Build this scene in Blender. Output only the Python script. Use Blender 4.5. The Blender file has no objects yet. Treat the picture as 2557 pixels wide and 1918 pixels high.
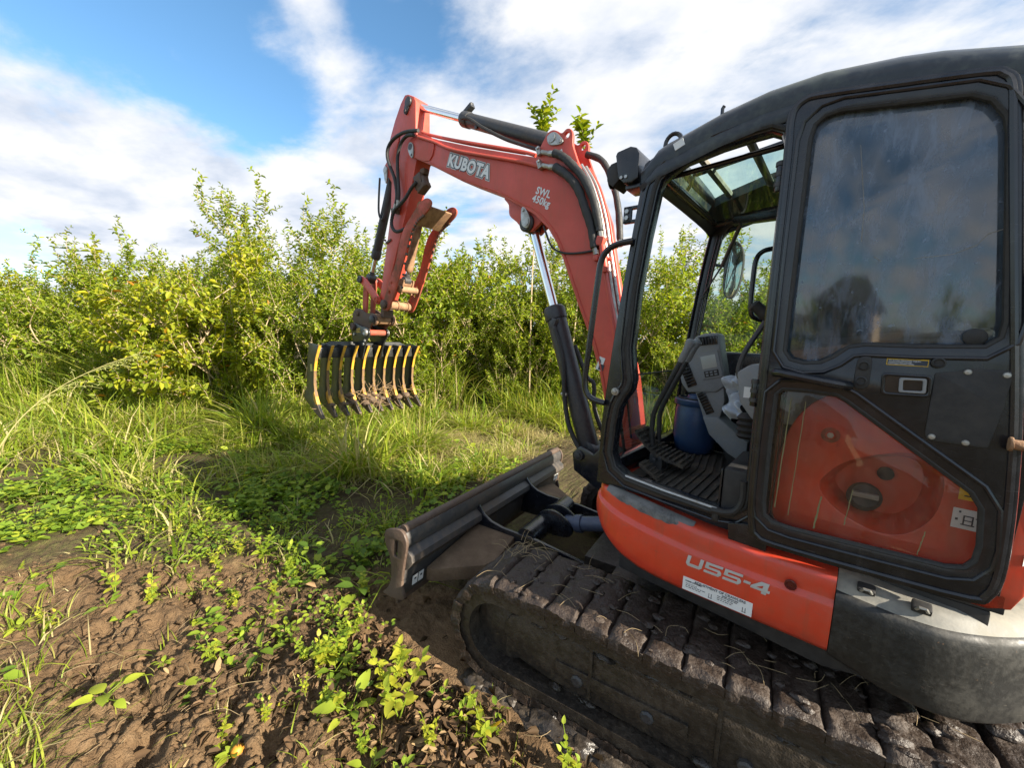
import bpy, bmesh, math, random
import numpy as np
from mathutils import Vector, Matrix, noise as mnoise

sc = bpy.context.scene
col = sc.collection
R = math.radians

# ------------------------------------------------------------------ camera
cd = bpy.data.cameras.new('camera'); cam = bpy.data.objects.new('camera', cd); col.objects.link(cam)
YAW, PITCH, ROLL = -1.02407, -0.12192, -0.04032
fw = Vector((math.cos(YAW)*math.cos(PITCH), math.sin(YAW)*math.cos(PITCH), math.sin(PITCH)))
rt = Vector((math.sin(YAW), -math.cos(YAW), 0)); dn = fw.cross(rt)
rt2 = math.cos(ROLL)*rt + math.sin(ROLL)*dn; dn2 = -math.sin(ROLL)*rt + math.cos(ROLL)*dn
cam.matrix_world = Matrix(((rt2.x, -dn2.x, -fw.x, 0.12406), (rt2.y, -dn2.y, -fw.y, 2.3803), (rt2.z, -dn2.z, -fw.z, 1.60397), (0, 0, 0, 1)))
cd.sensor_width = 36; cd.lens = 991.84/2557*36; cd.clip_start = .02; cd.clip_end = 3000
sc.camera = cam

# ------------------------------------------------------------------ sun and sky
SUN_EL, SUN_AZ = R(25), R(179)          # azimuth of the sun, counter-clockwise from +X
SUN_DIR = Vector((math.cos(SUN_EL)*math.cos(SUN_AZ), math.cos(SUN_EL)*math.sin(SUN_AZ), math.sin(SUN_EL)))
sd = bpy.data.lights.new('sun', 'SUN'); so = bpy.data.objects.new('sun', sd); col.objects.link(so)
sd.energy = 4.3; sd.angle = R(.55); sd.color = (1, .9, .74)
so.rotation_euler = (-SUN_DIR).to_track_quat('-Z', 'Y').to_euler(); so.location = SUN_DIR*30

sc.view_settings.view_transform = 'Standard'; sc.view_settings.look = 'None'
sc.view_settings.exposure = 1.66; sc.view_settings.gamma = 1
sc.cycles.use_denoising = True; sc.cycles.max_bounces = 8; sc.cycles.transparent_max_bounces = 24
sc.cycles.sample_clamp_indirect = 6

class NT:
    """small helper to wire shader nodes"""
    def __init__(s, tree): s.t = tree; tree.nodes.clear()
    def n(s, typ, props=None, **inp):
        nd = s.t.nodes.new(typ)
        for k, v in (props or {}).items(): setattr(nd, k, v)
        for k, v in inp.items():
            key = int(k[1:]) if k[0] == 'i' and k[1:].isdigit() else k.replace('_', ' ')
            s.set(nd.inputs[key], v)
        return nd
    def set(s, sock, v):
        if hasattr(v, 'outputs'): v = v.outputs[0]
        if isinstance(v, bpy.types.NodeSocket): s.t.links.new(v, sock)
        else: sock.default_value = v
    def math(s, op, a, b=0.0, clamp=False):
        nd = s.t.nodes.new('ShaderNodeMath'); nd.operation = op; nd.use_clamp = clamp
        s.set(nd.inputs[0], a); s.set(nd.inputs[1], b); return nd.outputs[0]
    def vmath(s, op, a, b=(0, 0, 0)):
        nd = s.t.nodes.new('ShaderNodeVectorMath'); nd.operation = op
        s.set(nd.inputs[0], a); s.set(nd.inputs[1], b); return nd
    def noise(s, vec, scale, detail=4, rough=.55, dist=0.0):
        nd = s.n('ShaderNodeTexNoise'); s.set(nd.inputs['Vector'], vec)
        nd.inputs['Scale'].default_value = scale; nd.inputs['Detail'].default_value = detail
        nd.inputs['Roughness'].default_value = rough; nd.inputs['Distortion'].default_value = dist
        return nd.outputs[0]
    def ramp(s, fac, stops, interp='LINEAR'):
        nd = s.n('ShaderNodeValToRGB'); s.set(nd.inputs[0], fac); cr = nd.color_ramp; cr.interpolation = interp
        while len(cr.elements) < len(stops): cr.elements.new(.5)
        for e, (p, c) in zip(cr.elements, stops):
            e.position = p; e.color = (*c, 1) if len(c) == 3 else c
        return nd.outputs[0]
    def step(s, v, a, b):
        nd = s.n('ShaderNodeMapRange', {'interpolation_type': 'SMOOTHSTEP'})
        s.set(nd.inputs[0], v); nd.inputs[1].default_value = a; nd.inputs[2].default_value = b
        return nd.outputs[0]
    def mix(s, fac, a, b, blend='MIX'):
        nd = s.n('ShaderNodeMix', {'data_type': 'RGBA', 'blend_type': blend})
        s.set(nd.inputs[0], fac)
        for i, v in ((6, a), (7, b)):
            if isinstance(v, tuple) and len(v) == 3: v = (*v, 1)
            s.set(nd.inputs[i], v)
        return nd.outputs[2]

w = bpy.data.worlds.new('World'); sc.world = w; w.use_nodes = True
t = NT(w.node_tree)
sky = t.n('ShaderNodeTexSky', {'sky_type': 'NISHITA', 'sun_disc': False, 'sun_elevation': SUN_EL, 'sun_rotation': R(90) - SUN_AZ, 'air_density': 1.0, 'dust_density': .4, 'ozone_density': 2.5})
tc = t.n('ShaderNodeTexCoord'); D_ = tc.outputs['Generated']
sep = t.n('ShaderNodeSeparateXYZ'); t.set(sep.inputs[0], D_)
zz = t.math('MAXIMUM', t.math('ADD', sep.outputs[2], .16), .06)
comb = t.n('ShaderNodeCombineXYZ'); t.set(comb.inputs[0], t.math('DIVIDE', sep.outputs[0], zz)); t.set(comb.inputs[1], t.math('DIVIDE', sep.outputs[1], zz))
mp = t.n('ShaderNodeMapping'); t.set(mp.inputs[0], comb); mp.inputs['Rotation'].default_value = (0, 0, R(-38)); mp.inputs['Scale'].default_value = (1.0, 1.4, 1); mp.inputs['Location'].default_value = (3.1, 1.7, 0)
n1 = t.noise(mp, 1.2, 8, .58, .1)
n2 = t.noise(mp, 3.8, 7, .6, .1)
base = t.math('ADD', t.math('MULTIPLY', n1, .70), t.math('MULTIPLY', n2, .48))
def lobe(d, tight, amount):            # a broad gap or bank of cloud around one sky direction
    dv = Vector(d).normalized()
    dot = t.vmath('DOT_PRODUCT', D_, tuple(dv)).outputs['Value']
    e = t.math('EXPONENT', t.math('MULTIPLY', t.math('SUBTRACT', dot, 1), tight))
    return t.math('MULTIPLY', e, amount)
for d, k, a in (((.89, -.17, .42), 40, -.36), ((.83, -.35, .435), 90, -.26), ((.80, -.35, .48), 80, -.16), ((.812, -.445, .377), 300, -.26), ((.72, -.46, .52), 110, -.15), ((.535, -.62, .574), 130, -.20), ((.628, -.561, .539), 300, -.14),
                ((.779, -.40, .483), 700, .30), ((.726, -.486, .486), 500, .26), ((.846, -.31, .43), 2200, .26), ((.70, -.43, .57), 900, .22), ((.81, -.30, .50), 1500, .16), ((.986, -.13, .105), 420, -.30), ((.945, -.235, .23), 34, .36), ((.87, -.40, .25), 40, .26), ((.2, -.85, .45), 5, .12)):
    base = t.math('ADD', base, lobe(d, k, a))
cover = t.step(base, .42, .72)
shade = t.noise(mp, 2.4, 7, .56, .1)
ccol = t.ramp(shade, [(.33, (2.15, 2.4, 2.85)), (.46, (2.75, 2.9, 3.2)), (.60, (3.4, 3.4, 3.45))])
skyc = t.mix(1.0, t.vmath('SCALE', sky.outputs[0]).outputs[0], (.56, .74, .77), 'MULTIPLY')
sn = [n for n in w.node_tree.nodes if n.type == 'VECT_MATH' and n.operation == 'SCALE'][-1]; sn.inputs['Scale'].default_value = 1.0
bgc = t.mix(cover, skyc, ccol)
bg = t.n('ShaderNodeBackground', Color=bgc, Strength=.10)
out = t.n('ShaderNodeOutputWorld'); t.set(out.inputs[0], bg)

# ------------------------------------------------------------------ mesh helpers
SW = -0.15335                                            # the upper structure is slewed by this angle
MU = Matrix.Rotation(SW, 4, 'Z')

def np_mesh(name, v, f, attr=None):
    """fast mesh from arrays; f is (n,3) or (n,4)"""
    v = np.asarray(v, dtype=np.float32); f = np.asarray(f, dtype=np.int32)
    me = bpy.data.meshes.new(name); k = f.shape[1]
    me.vertices.add(len(v)); me.vertices.foreach_set('co', v.ravel())
    me.loops.add(f.size); me.loops.foreach_set('vertex_index', f.ravel())
    me.polygons.add(len(f)); me.polygons.foreach_set('loop_start', np.arange(0, f.size, k, dtype=np.int32))
    for an, (dom, arr) in (attr or {}).items():
        a = me.attributes.new(an, 'FLOAT', dom); a.data.foreach_set('value', np.asarray(arr, dtype=np.float32))
    me.update(calc_edges=True); me.validate()
    return me

class MB:
    def __init__(s): s.v = []; s.f = []
    def add(s, vs, fs):
        o = len(s.v); s.v += [tuple(p) for p in vs]; s.f += [tuple(i+o for i in q) for q in fs]; return s
    def box(s, c, d, rot=None):
        c = Vector(c); h = Vector(d)/2; vs = []
        for sx in (-1, 1):
            for sy in (-1, 1):
                for sz in (-1, 1):
                    p = Vector((sx*h.x, sy*h.y, sz*h.z))
                    if rot is not None: p = rot @ p
                    vs.append(c+p)
        return s.add(vs, [(0, 1, 3, 2), (4, 6, 7, 5), (0, 4, 5, 1), (2, 3, 7, 6), (0, 2, 6, 4), (1, 5, 7, 3)])
    def box2(s, a, b):
        return s.box([(i+j)/2 for i, j in zip(a, b)], [abs(i-j) for i, j in zip(a, b)])
    def prism(s, pts, y0, y1):
        """outline (x,z) extruded from y0 to y1"""
        n = len(pts); vs = [(x, y0, z) for x, z in pts]+[(x, y1, z) for x, z in pts]
        return s.add(vs, [tuple(range(n)), tuple(range(2*n-1, n-1, -1))]+[(i, i+n, (i+1) % n+n, (i+1) % n) for i in range(n)])
    def prismz(s, pts, z0, z1):
        n = len(pts); vs = [(x, y, z0) for x, y in pts]+[(x, y, z1) for x, y in pts]
        return s.add(vs, [tuple(range(n-1, -1, -1)), tuple(range(n, 2*n))]+[(i, (i+1) % n, (i+1) % n+n, i+n) for i in range(n)])
    def prismx(s, pts, x0, x1):
        n = len(pts); vs = [(x0, y, z) for y, z in pts]+[(x1, y, z) for y, z in pts]
        return s.add(vs, [tuple(range(n-1, -1, -1)), tuple(range(n, 2*n))]+[(i, (i+1) % n, (i+1) % n+n, i+n) for i in range(n)])
    def ring(s, outer, inner, y0, y1):
        """frame between two outlines of equal length (x,z), extruded in y"""
        n = len(outer); vs = []
        for y in (y0, y1): vs += [(x, y, z) for x, z in outer]+[(x, y, z) for x, z in inner]
        fs = []
        for i in range(n):
            j = (i+1) % n
            fs += [(i, j, j+n, i+n), (i+2*n, i+3*n, j+3*n, j+2*n), (i, i+2*n, j+2*n, j), (i+n, j+n, j+3*n, i+3*n)]
        return s.add(vs, fs)
    def tube(s, path, r, seg=10, caps=True, closed=False):
        P = [Vector(p) for p in path]; n = len(P); rr = r if isinstance(r, (list, tuple)) else [r]*n
        vs = []; up = None
        for i, p in enumerate(P):
            a = P[(i-1) % n] if (closed or i > 0) else p; b = P[(i+1) % n] if (closed or i < n-1) else p
            tg = (b-a).normalized()
            if up is None:
                up = Vector((0, 0, 1)) if abs(tg.z) < .9 else Vector((1, 0, 0))
            x = tg.cross(up).normalized(); up = x.cross(tg).normalized()
            for k in range(seg):
                an = 2*math.pi*k/seg; vs.append(p+(x*math.cos(an)+up*math.sin(an))*rr[i])
        fs = []
        m = n if closed else n-1
        for i in range(m):
            for k in range(seg):
                a = i*seg+k; b = i*seg+(k+1) % seg; c = ((i+1) % n)*seg+(k+1) % seg; d = ((i+1) % n)*seg+k
                fs.append((a, b, c, d))
        if caps and not closed: fs += [tuple(range(seg-1, -1, -1)), tuple(range((n-1)*seg, n*seg))]
        return s.add(vs, fs)
    def cyl(s, p0, p1, r, r1=None, seg=20):
        return s.tube([p0, p1], [r, r if r1 is None else r1], seg)
    def cy(s, x, z, y0, y1, r, seg=20): return s.cyl((x, y0, z), (x, y1, z), r, seg=seg)
    def lathe(s, c, axis, prof, seg=24):
        """profile [(radius, height)] round an axis"""
        c = Vector(c); ax = Vector(axis).normalized(); up = Vector((0, 0, 1)) if abs(ax.z) < .9 else Vector((1, 0, 0))
        x = ax.cross(up).normalized(); y = ax.cross(x); vs = []
        for r, h in prof:
            for k in range(seg):
                a = 2*math.pi*k/seg; vs.append(c+ax*h+(x*math.cos(a)+y*math.sin(a))*r)
        fs = [(i*seg+k, i*seg+(k+1) % seg, (i+1)*seg+(k+1) % seg, (i+1)*seg+k) for i in range(len(prof)-1) for k in range(seg)]
        fs += [tuple(range(seg-1, -1, -1)), tuple(range((len(prof)-1)*seg, len(prof)*seg))]
        return s.add(vs, fs)
    def grid(s, fn, nu, nv):
        vs = [fn(i/(nu-1), j/(nv-1)) for i in range(nu) for j in range(nv)]
        return s.add(vs, [(i*nv+j, (i+1)*nv+j, (i+1)*nv+j+1, i*nv+j+1) for i in range(nu-1) for j in range(nv-1)])

def smooth_path(pts, n=6, closed=False):
    """Catmull-Rom through the points"""
    P = [Vector(p) for p in pts]; out = []; m = len(P)
    rng = range(m) if closed else range(m-1)
    for i in rng:
        if closed: p0, p1, p2, p3 = P[i-1], P[i], P[(i+1) % m], P[(i+2) % m]
        else: p0, p1, p2, p3 = P[max(i-1, 0)], P[i], P[i+1], P[min(i+2, m-1)]
        for k in range(n):
            u = k/n
            out.append(.5*((2*p1)+(p2-p0)*u+(2*p0-5*p1+4*p2-p3)*u*u+(3*p1-p0-3*p2+p3)*u**3))
    if not closed: out.append(P[-1])
    return out
def sm2(pts, n=5, closed=True): return [(p.x, p.y) for p in smooth_path([(a, b, 0) for a, b in pts], n, closed)]
def rounded(pts, r, n=5):
    """round the corners of a closed outline; r is one radius or one for each corner"""
    out = []; m = len(pts)
    for i, p in enumerate(pts):
        rad = r[i] if isinstance(r, (list, tuple)) else r
        p = Vector(p); a = Vector(pts[i-1]); b = Vector(pts[(i+1) % m]); u = a-p; v = b-p
        k = min(rad, u.length*.49, v.length*.49)
        if k < 1e-4: out.append(tuple(p)); continue
        s = p+u.normalized()*k; e = p+v.normalized()*k
        for q in range(n+1):
            w_ = q/n; out.append(tuple((1-w_)**2*s+2*w_*(1-w_)*p+w_*w_*e))
    return out
def resample(pts, n):
    P = [Vector(p) for p in pts]; P.append(P[0]); L = [0]
    for a, b in zip(P, P[1:]): L.append(L[-1]+(b-a).length)
    out = []; j = 0
    for i in range(n):
        d = L[-1]*i/n
        while L[j+1] < d: j += 1
        out.append(tuple(P[j].lerp(P[j+1], (d-L[j])/max(L[j+1]-L[j], 1e-9))))
    return out
def offset_poly(pts, d):
    """move each point of a closed outline along its normal (positive = outwards for counter-clockwise)"""
    m = len(pts); out = []; area = sum(pts[i-1][0]*pts[i][1]-pts[i][0]*pts[i-1][1] for i in range(m))
    sg = 1 if area > 0 else -1
    for i in range(m):
        a = Vector(pts[i-1]); b = Vector(pts[(i+1) % m]); tg = (b-a)
        if tg.length < 1e-9: out.append(pts[i]); continue
        tg.normalize(); nrm = Vector((tg.y, -tg.x))*sg; q = Vector(pts[i])+nrm*d; out.append((q.x, q.y))
    return out

def finish(o, bev=0, ang=35, seg=2):
    me = o.data
    bm = bmesh.new(); bm.from_mesh(me); bmesh.ops.recalc_face_normals(bm, faces=bm.faces)
    if bev:
        es = [e for e in bm.edges if len(e.link_faces) == 2 and e.calc_face_angle(0) > R(32)]
        if es: bmesh.ops.bevel(bm, geom=es, offset=bev, offset_type='OFFSET', segments=seg, profile=.6, affect='EDGES', clamp_overlap=True)
    bm.to_mesh(me); bm.free()
    me.polygons.foreach_set('use_smooth', np.ones(len(me.polygons), dtype=bool))
    me.set_sharp_from_angle(angle=R(ang))

def ob(name, mb, mat, parent=None, M=None, bev=0, ang=35, label=None, seg=2):
    vs = mb.v if M is None else [tuple(M @ Vector(p)) for p in mb.v]
    me = bpy.data.meshes.new(name); me.from_pydata(vs, [], mb.f); me.update()
    o = bpy.data.objects.new(name, me); col.objects.link(o)
    me.materials.append(mat); finish(o, bev, ang, seg)
    if parent is not None: o.parent = parent
    if label: o['label'] = label
    return o
def tag(o, label=None, cat=None, group=None, kind=None):
    for k, v in (('label', label), ('category', cat), ('group', group), ('kind', kind)):
        if v: o[k] = v
    return o
def empty(name, loc=(0, 0, 0), label=None, cat=None, group=None):
    o = bpy.data.objects.new(name, None); o.location = loc; o.empty_display_size = .1; col.objects.link(o)
    return tag(o, label, cat, group)
def text_mesh(body, size, offset=0.0, extrude=.0006, align='CENTER', spacing=1.0, shear=0.0):
    cu = bpy.data.curves.new('txt', 'FONT'); cu.body = body; cu.size = size; cu.offset = offset; cu.extrude = extrude
    cu.align_x = align; cu.align_y = 'CENTER'; cu.space_character = spacing; cu.shear = shear; cu.resolution_u = 4
    o = bpy.data.objects.new('txt', cu); col.objects.link(o)
    bpy.context.view_layer.update()
    me = bpy.data.meshes.new_from_object(o.evaluated_get(bpy.context.evaluated_depsgraph_get()))
    bpy.data.objects.remove(o); bpy.data.curves.remove(cu)
    return me
def text_ob(name, body, size, M, mat, parent, **kw):
    me = text_mesh(body, size, **kw); me.transform(M); me.materials.clear(); me.materials.append(mat)
    o = bpy.data.objects.new(name, me); col.objects.link(o); o.parent = parent
    return o
def side_matrix(x, y, z, slope=0.0, M=None, tilt=0.0):
    """text plane on a +Y facing side of the machine: reads towards -X, up is +Z"""
    m = Matrix.Translation((x, y, z)) @ Matrix(((-1, 0, 0, 0), (0, 0, 1, 0), (0, 1, 0, 0), (0, 0, 0, 1))) @ Matrix.Rotation(slope, 4, 'Z') @ Matrix.Rotation(tilt, 4, 'X')
    return m if M is None else M @ m

# ------------------------------------------------------------------ materials
def new_mat(name):
    m = bpy.data.materials.new(name); m.use_nodes = True
    return m, NT(m.node_tree)
def pos(t):
    g = t.n('ShaderNodeTexCoord'); return g.outputs['Object']
def out_mat(t, sh, disp=None):
    o = t.n('ShaderNodeOutputMaterial'); t.set(o.inputs[0], sh)
def bump(t, h, strength=.3, dist=.01):
    b = t.n('ShaderNodeBump'); t.set(b.inputs['Height'], h); b.inputs['Strength'].default_value = strength; b.inputs['Distance'].default_value = dist
    return b.outputs[0]
def paint(name, c, rough=.4, dirt=None, dirt_amt=.35, dscale=3.0, metallic=0.0, coat=0.0, spots=None, bumpn=.05, var=.12, scr=None):
    """painted or plain surface with uneven tone, a layer of dirt and fine relief"""
    m, t = new_mat(name); p = pos(t)
    a = t.noise(p, dscale, 6, .62); b = t.noise(p, dscale*9, 4, .6); g = t.noise(p, 160, 2, .5)
    cc = t.mix(t.math('MULTIPLY', t.step(b, .35, .7), var*3), c, tuple(min(1, x*1.35+.01) for x in c))
    cc = t.mix(t.math('MULTIPLY', t.step(a, .3, .55), var*2), cc, tuple(x*.72 for x in c))
    if dirt:
        f = t.math('MULTIPLY', t.step(t.math('ADD', t.math('MULTIPLY', a, .65), t.math('MULTIPLY', b, .35)), .43, .66), dirt_amt)
        cc = t.mix(f, cc, dirt)
        rg = t.math('ADD', t.math('MULTIPLY', f, .45), rough)
    else: rg = t.math('ADD', t.math('MULTIPLY', a, .16), rough-.06)
    if scr:
        mpn = t.n('ShaderNodeMapping'); t.set(mpn.inputs[0], p); mpn.inputs['Scale'].default_value = (7, 7, 60); mpn.inputs['Rotation'].default_value = (.1, .35, .2)
        s1 = t.step(t.noise(mpn, 3.0, 4, .75), .64, .69); cc = t.mix(t.math('MULTIPLY', s1, .55), cc, scr)
        mpv = t.n('ShaderNodeMapping'); t.set(mpv.inputs[0], p); mpv.inputs['Scale'].default_value = (14, 14, 1.2)
        s2 = t.step(t.noise(mpv, 2.0, 5, .65), .50, .70); cc = t.mix(t.math('MULTIPLY', s2, .35), cc, dirt or scr)
    if spots:
        sp = t.step(t.noise(p, dscale*5, 5, .7), .66, .70); cc = t.mix(t.math('MULTIPLY', sp, .85), cc, spots)
    bs = t.n('ShaderNodeBsdfPrincipled'); t.set(bs.inputs['Base Color'], cc); t.set(bs.inputs['Roughness'], t.math('MINIMUM', rg, 1))
    bs.inputs['Metallic'].default_value = metallic; bs.inputs['Coat Weight'].default_value = coat; bs.inputs['Coat Roughness'].default_value = .22
    t.set(bs.inputs['Normal'], bump(t, t.math('ADD', t.math('MULTIPLY', b, .7), t.math('MULTIPLY', g, .12)), bumpn, .01))
    out_mat(t, bs); return m
def plain(name, c, rough=.5, metallic=0.0):
    m, t = new_mat(name); bs = t.n('ShaderNodeBsdfPrincipled'); bs.inputs['Base Color'].default_value = (*c, 1)
    n_ = t.noise(pos(t), 14, 4, .6); t.set(bs.inputs['Base Color'], t.mix(t.math('MULTIPLY', n_, .5), c, tuple(x*.6 for x in c)))
    t.set(bs.inputs['Roughness'], t.math('ADD', t.math('MULTIPLY', n_, .2), rough-.1)); bs.inputs['Metallic'].default_value = metallic
    out_mat(t, bs); return m
DUST = (.22, .16, .10)
M = {}
M['orange'] = paint('orange_paint', (.64, .052, .021), .30, (.30, .075, .04), .5, 2.2, coat=.4, spots=(.36, .035, .02), var=.12, scr=(.20, .10, .07))
M['orange_boom'] = paint('faded_orange_paint', (.58, .070, .042), .42, (.36, .085, .05), .5, 2.0, coat=.1, var=.12, scr=(.22, .08, .05))
M['orange_rust'] = paint('worn_muddy_orange_paint', (.46, .075, .04), .6, (.17, .085, .05), .95, 6, var=.2, bumpn=.35)
M['black'] = paint('black_paint', (.006, .0075, .012), .22, (.035, .034, .036), .28, 2.6, coat=.2, spots=None, var=.25, scr=(.07, .07, .075))
M['black_dusty'] = paint('dusty_black_roof_paint', (.016, .022, .030), .34, (.075, .09, .085), .8, 4.5, spots=(.02, .02, .02), coat=.1, var=.2)
M['black_matt'] = paint('matt_black_plastic', (.018, .018, .019), .6, (.07, .06, .05), .35, 5, var=.2)
M['rubber'] = paint('black_rubber', (.016, .016, .016), .62, (.06, .05, .04), .4, 9, var=.2, bumpn=.2)
M['hose'] = paint('hose_rubber', (.02, .02, .02), .55, (.055, .05, .045), .5, 12, var=.2, bumpn=.25)
M['steel_dark'] = paint('dark_hydraulic_steel', (.035, .036, .04), .42, (.09, .075, .06), .5, 5, var=.2)
M['zinc'] = paint('zinc_steel', (.42, .42, .40), .38, (.2, .16, .11), .5, 20, metallic=.8, var=.15)
M['chrome'] = plain('chrome_rod', (.86, .87, .88), .12, 1.0)
M['blade'] = paint('worn_blade_steel', (.060, .058, .058), .42, (.12, .092, .068), .85, 3.2, spots=None, var=.25, bumpn=.2)
M['blade_rust'] = paint('rusty_blade_edge', (.085, .056, .042), .5, (.13, .088, .06), .8, 7, spots=(.20, .085, .045), var=.25, bumpn=.3)
M['dirt_plate'] = paint('dirt_covered_plate', (.17, .115, .07), .9, (.10, .066, .042), .8, 8, var=.2, bumpn=.8)
M['mud_shoe'] = paint('drying_track_mud', (.033, .022, .016), .42, (.060, .041, .029), .8, 7, var=.25, bumpn=1.0)
M['mud_wet'] = paint('wet_black_mud', (.026, .021, .017), .34, (.075, .055, .036), .75, 4, var=.25, bumpn=.9)
M['mud_brown'] = paint('brown_caked_mud', (.14, .095, .06), .85, (.085, .06, .042), .8, 8, var=.25, bumpn=1.0)  # lighter brown than the track mud, for soil between the tines
M['tan'] = paint('muddy_tan_steel', (.33, .19, .10), .7, (.16, .085, .05), .8, 14, var=.2, bumpn=.4)
M['link'] = paint('muddy_link_steel', (.085, .055, .042), .6, (.17, .10, .06), .8, 12, spots=(.3, .09, .05), var=.25, bumpn=.4)
M['rake_black'] = paint('black_rake_paint', (.013, .014, .014), .34, (.05, .045, .04), .45, 6, spots=None, coat=.2, var=.2)
M['rake_yellow'] = paint('yellow_edge_paint', (.64, .34, .025), .5, (.26, .15, .06), .75, 12, var=.15, bumpn=.3)
M['rake_tip'] = paint('soil_worn_steel', (.11, .078, .05), .6, (.18, .125, .08), .8, 14, var=.2, bumpn=.6)
M['grey_plastic'] = paint('grey_console_plastic', (.21, .225, .245), .5, (.24, .22, .18), .45, 9, var=.1)
M['grey_light'] = paint('dusty_grey_counterweight', (.19, .185, .165), .6, (.34, .31, .25), .7, 3.5, var=.18, bumpn=.15)
M['bumper'] = paint('scuffed_black_counterweight', (.012, .0125, .0125), .46, (.045, .042, .035), .6, 7.0, spots=(.10, .06, .035), var=.25, bumpn=.15, scr=(.13, .12, .10))
M['blue'] = paint('blue_plastic', (.02, .055, .15), .38, (.03, .05, .09), .5, 6, var=.15)
M['cloth'] = paint('pale_cloth', (.50, .55, .62), .9, (.32, .33, .36), .5, 22, var=.12, bumpn=.4)
M['white'] = plain('white_print', (.78, .80, .80), .45)
M['decal_navy'] = plain('navy_print', (.022, .035, .06), .4)
M['silver'] = plain('silver_print', (.52, .52, .50), .42)
M['yellow'] = plain('yellow_print', (.80, .50, .02), .45)
M['lens_red'] = plain('dark_red_plug', (.10, .012, .010), .3)
M['bulb'] = plain('dark_lamp_glass', (.02, .02, .022), .12)
M['screen'] = plain('display_glass', (.46, .48, .46), .22)
M['mirror'] = plain('mirror_glass', (.9, .9, .9), .03, 1.0)
M['mat'] = paint('muddy_rubber_mat', (.036, .031, .027), .75, (.125, .095, .065), .8, 9, var=.2, bumpn=.5)
M['rust'] = paint('bare_worn_steel', (.16, .155, .145), .5, (.05, .05, .05), .8, 12, spots=(.36, .06, .03), var=.3, bumpn=.4)

def glass(name, tint, dirt, dirt_amt, ior=1.5, streak=True, refl=1.0, grough=.012):
    m, t = new_mat(name); p = pos(t)
    tr = t.n('ShaderNodeBsdfTransparent', Color=(*tint, 1)); gl = t.n('ShaderNodeBsdfGlossy', Roughness=grough, Color=(1, 1, 1, 1))
    fr = t.n('ShaderNodeFresnel', IOR=ior)
    fac = t.math('MULTIPLY', fr, refl, True)
    mx = t.n('ShaderNodeMixShader'); t.set(mx.inputs[0], fac); t.set(mx.inputs[1], tr); t.set(mx.inputs[2], gl)
    mp_ = t.n('ShaderNodeMapping'); t.set(mp_.inputs[0], p); mp_.inputs['Scale'].default_value = (3.5, 1, 1.1) ; mp_.inputs['Rotation'].default_value = (0, R(28), 0)
    a = t.noise(p, 2.6, 5, .55, .6); b = t.noise(mp_, 8, 7, .68, .5); c_ = t.noise(p, 42, 4, .6)
    f = t.math('ADD', t.math('MULTIPLY', t.step(a, .40, .62), .5), t.math('MULTIPLY', t.step(b, .42, .66), .5))
    f = t.math('ADD', f, t.math('MULTIPLY', t.step(c_, .64, .70), .5))
    df = t.n('ShaderNodeBsdfDiffuse', Color=(*dirt, 1))
    m2 = t.n('ShaderNodeMixShader'); t.set(m2.inputs[0], t.math('MULTIPLY', f, dirt_amt, True)); t.set(m2.inputs[1], mx); t.set(m2.inputs[2], df)
    out_mat(t, m2); return m
M['glass_door'] = glass('dusty_hazed_door_glass', (.36, .40, .42), (.21, .26, .34), .85, 1.9, True, 1.0, .065)  # bluish film: dust plus the sky's hazy reflection put into its colour
M['glass_low'] = glass('streaked_lower_door_glass', (.93, .90, .88), (.40, .36, .32), .06, 1.45, True, .75)
M['glass_roof'] = glass('green_roof_glass', (.66, .90, .80), (.30, .38, .28), .16, 1.45, True, .18)
M['glass_front'] = glass('clear_front_glass', (.80, .86, .82), (.25, .25, .2), .05, 1.45, True, .6)
# ================================================================== EXCAVATOR
ex = empty('excavator', (0, 0, 0), 'orange and black tracked excavator with open cab door, parked on muddy ground', 'excavator')
UY = Vector((0, 1, 0))

def plate(name, outlines, y0, y1, mat, parent, Mx=MU, bev=.004, label=None, axis='y', ang=40):
    """flat plate cut to the first outline with the others as holes, extruded, edges rounded"""
    cu = bpy.data.curves.new('pl', 'CURVE'); cu.dimensions = '2D'; cu.fill_mode = 'BOTH'
    th = abs(y1-y0); cu.extrude = max(th/2-bev, .0002); cu.bevel_depth = bev; cu.bevel_resolution = 1; cu.offset = -bev
    for ol in outlines:
        sp = cu.splines.new('POLY'); sp.points.add(len(ol)-1); sp.use_cyclic_u = True
        for p, q in zip(sp.points, ol): p.co = (q[0], q[1], 0, 1)
    o = bpy.data.objects.new('pl', cu); col.objects.link(o); bpy.context.view_layer.update()
    me = bpy.data.meshes.new_from_object(o.evaluated_get(bpy.context.evaluated_depsgraph_get()))
    bpy.data.objects.remove(o); bpy.data.curves.remove(cu)
    ym = (y0+y1)/2
    if axis == 'y': m = Matrix(((1, 0, 0, 0), (0, 0, -1, ym), (0, 1, 0, 0), (0, 0, 0, 1)))
    elif axis == 'z': m = Matrix(((1, 0, 0, 0), (0, 1, 0, 0), (0, 0, 1, ym), (0, 0, 0, 1)))
    else: m = Matrix(((0, 0, 1, ym), (1, 0, 0, 0), (0, 1, 0, 0), (0, 0, 0, 1)))
    me.transform(m if Mx is None else Mx @ m); me.materials.clear(); me.materials.append(mat); me.name = name
    o = bpy.data.objects.new(name, me); col.objects.link(o)
    bm = bmesh.new(); bm.from_mesh(me); bmesh.ops.remove_doubles(bm, verts=bm.verts, dist=1e-5); bmesh.ops.recalc_face_normals(bm, faces=bm.faces); bm.to_mesh(me); bm.free()
    me.polygons.foreach_set('use_smooth', np.ones(len(me.polygons), dtype=bool)); me.set_sharp_from_angle(angle=R(ang))
    if parent is not None: o.parent = parent
    if label: o['label'] = label
    return o
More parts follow.
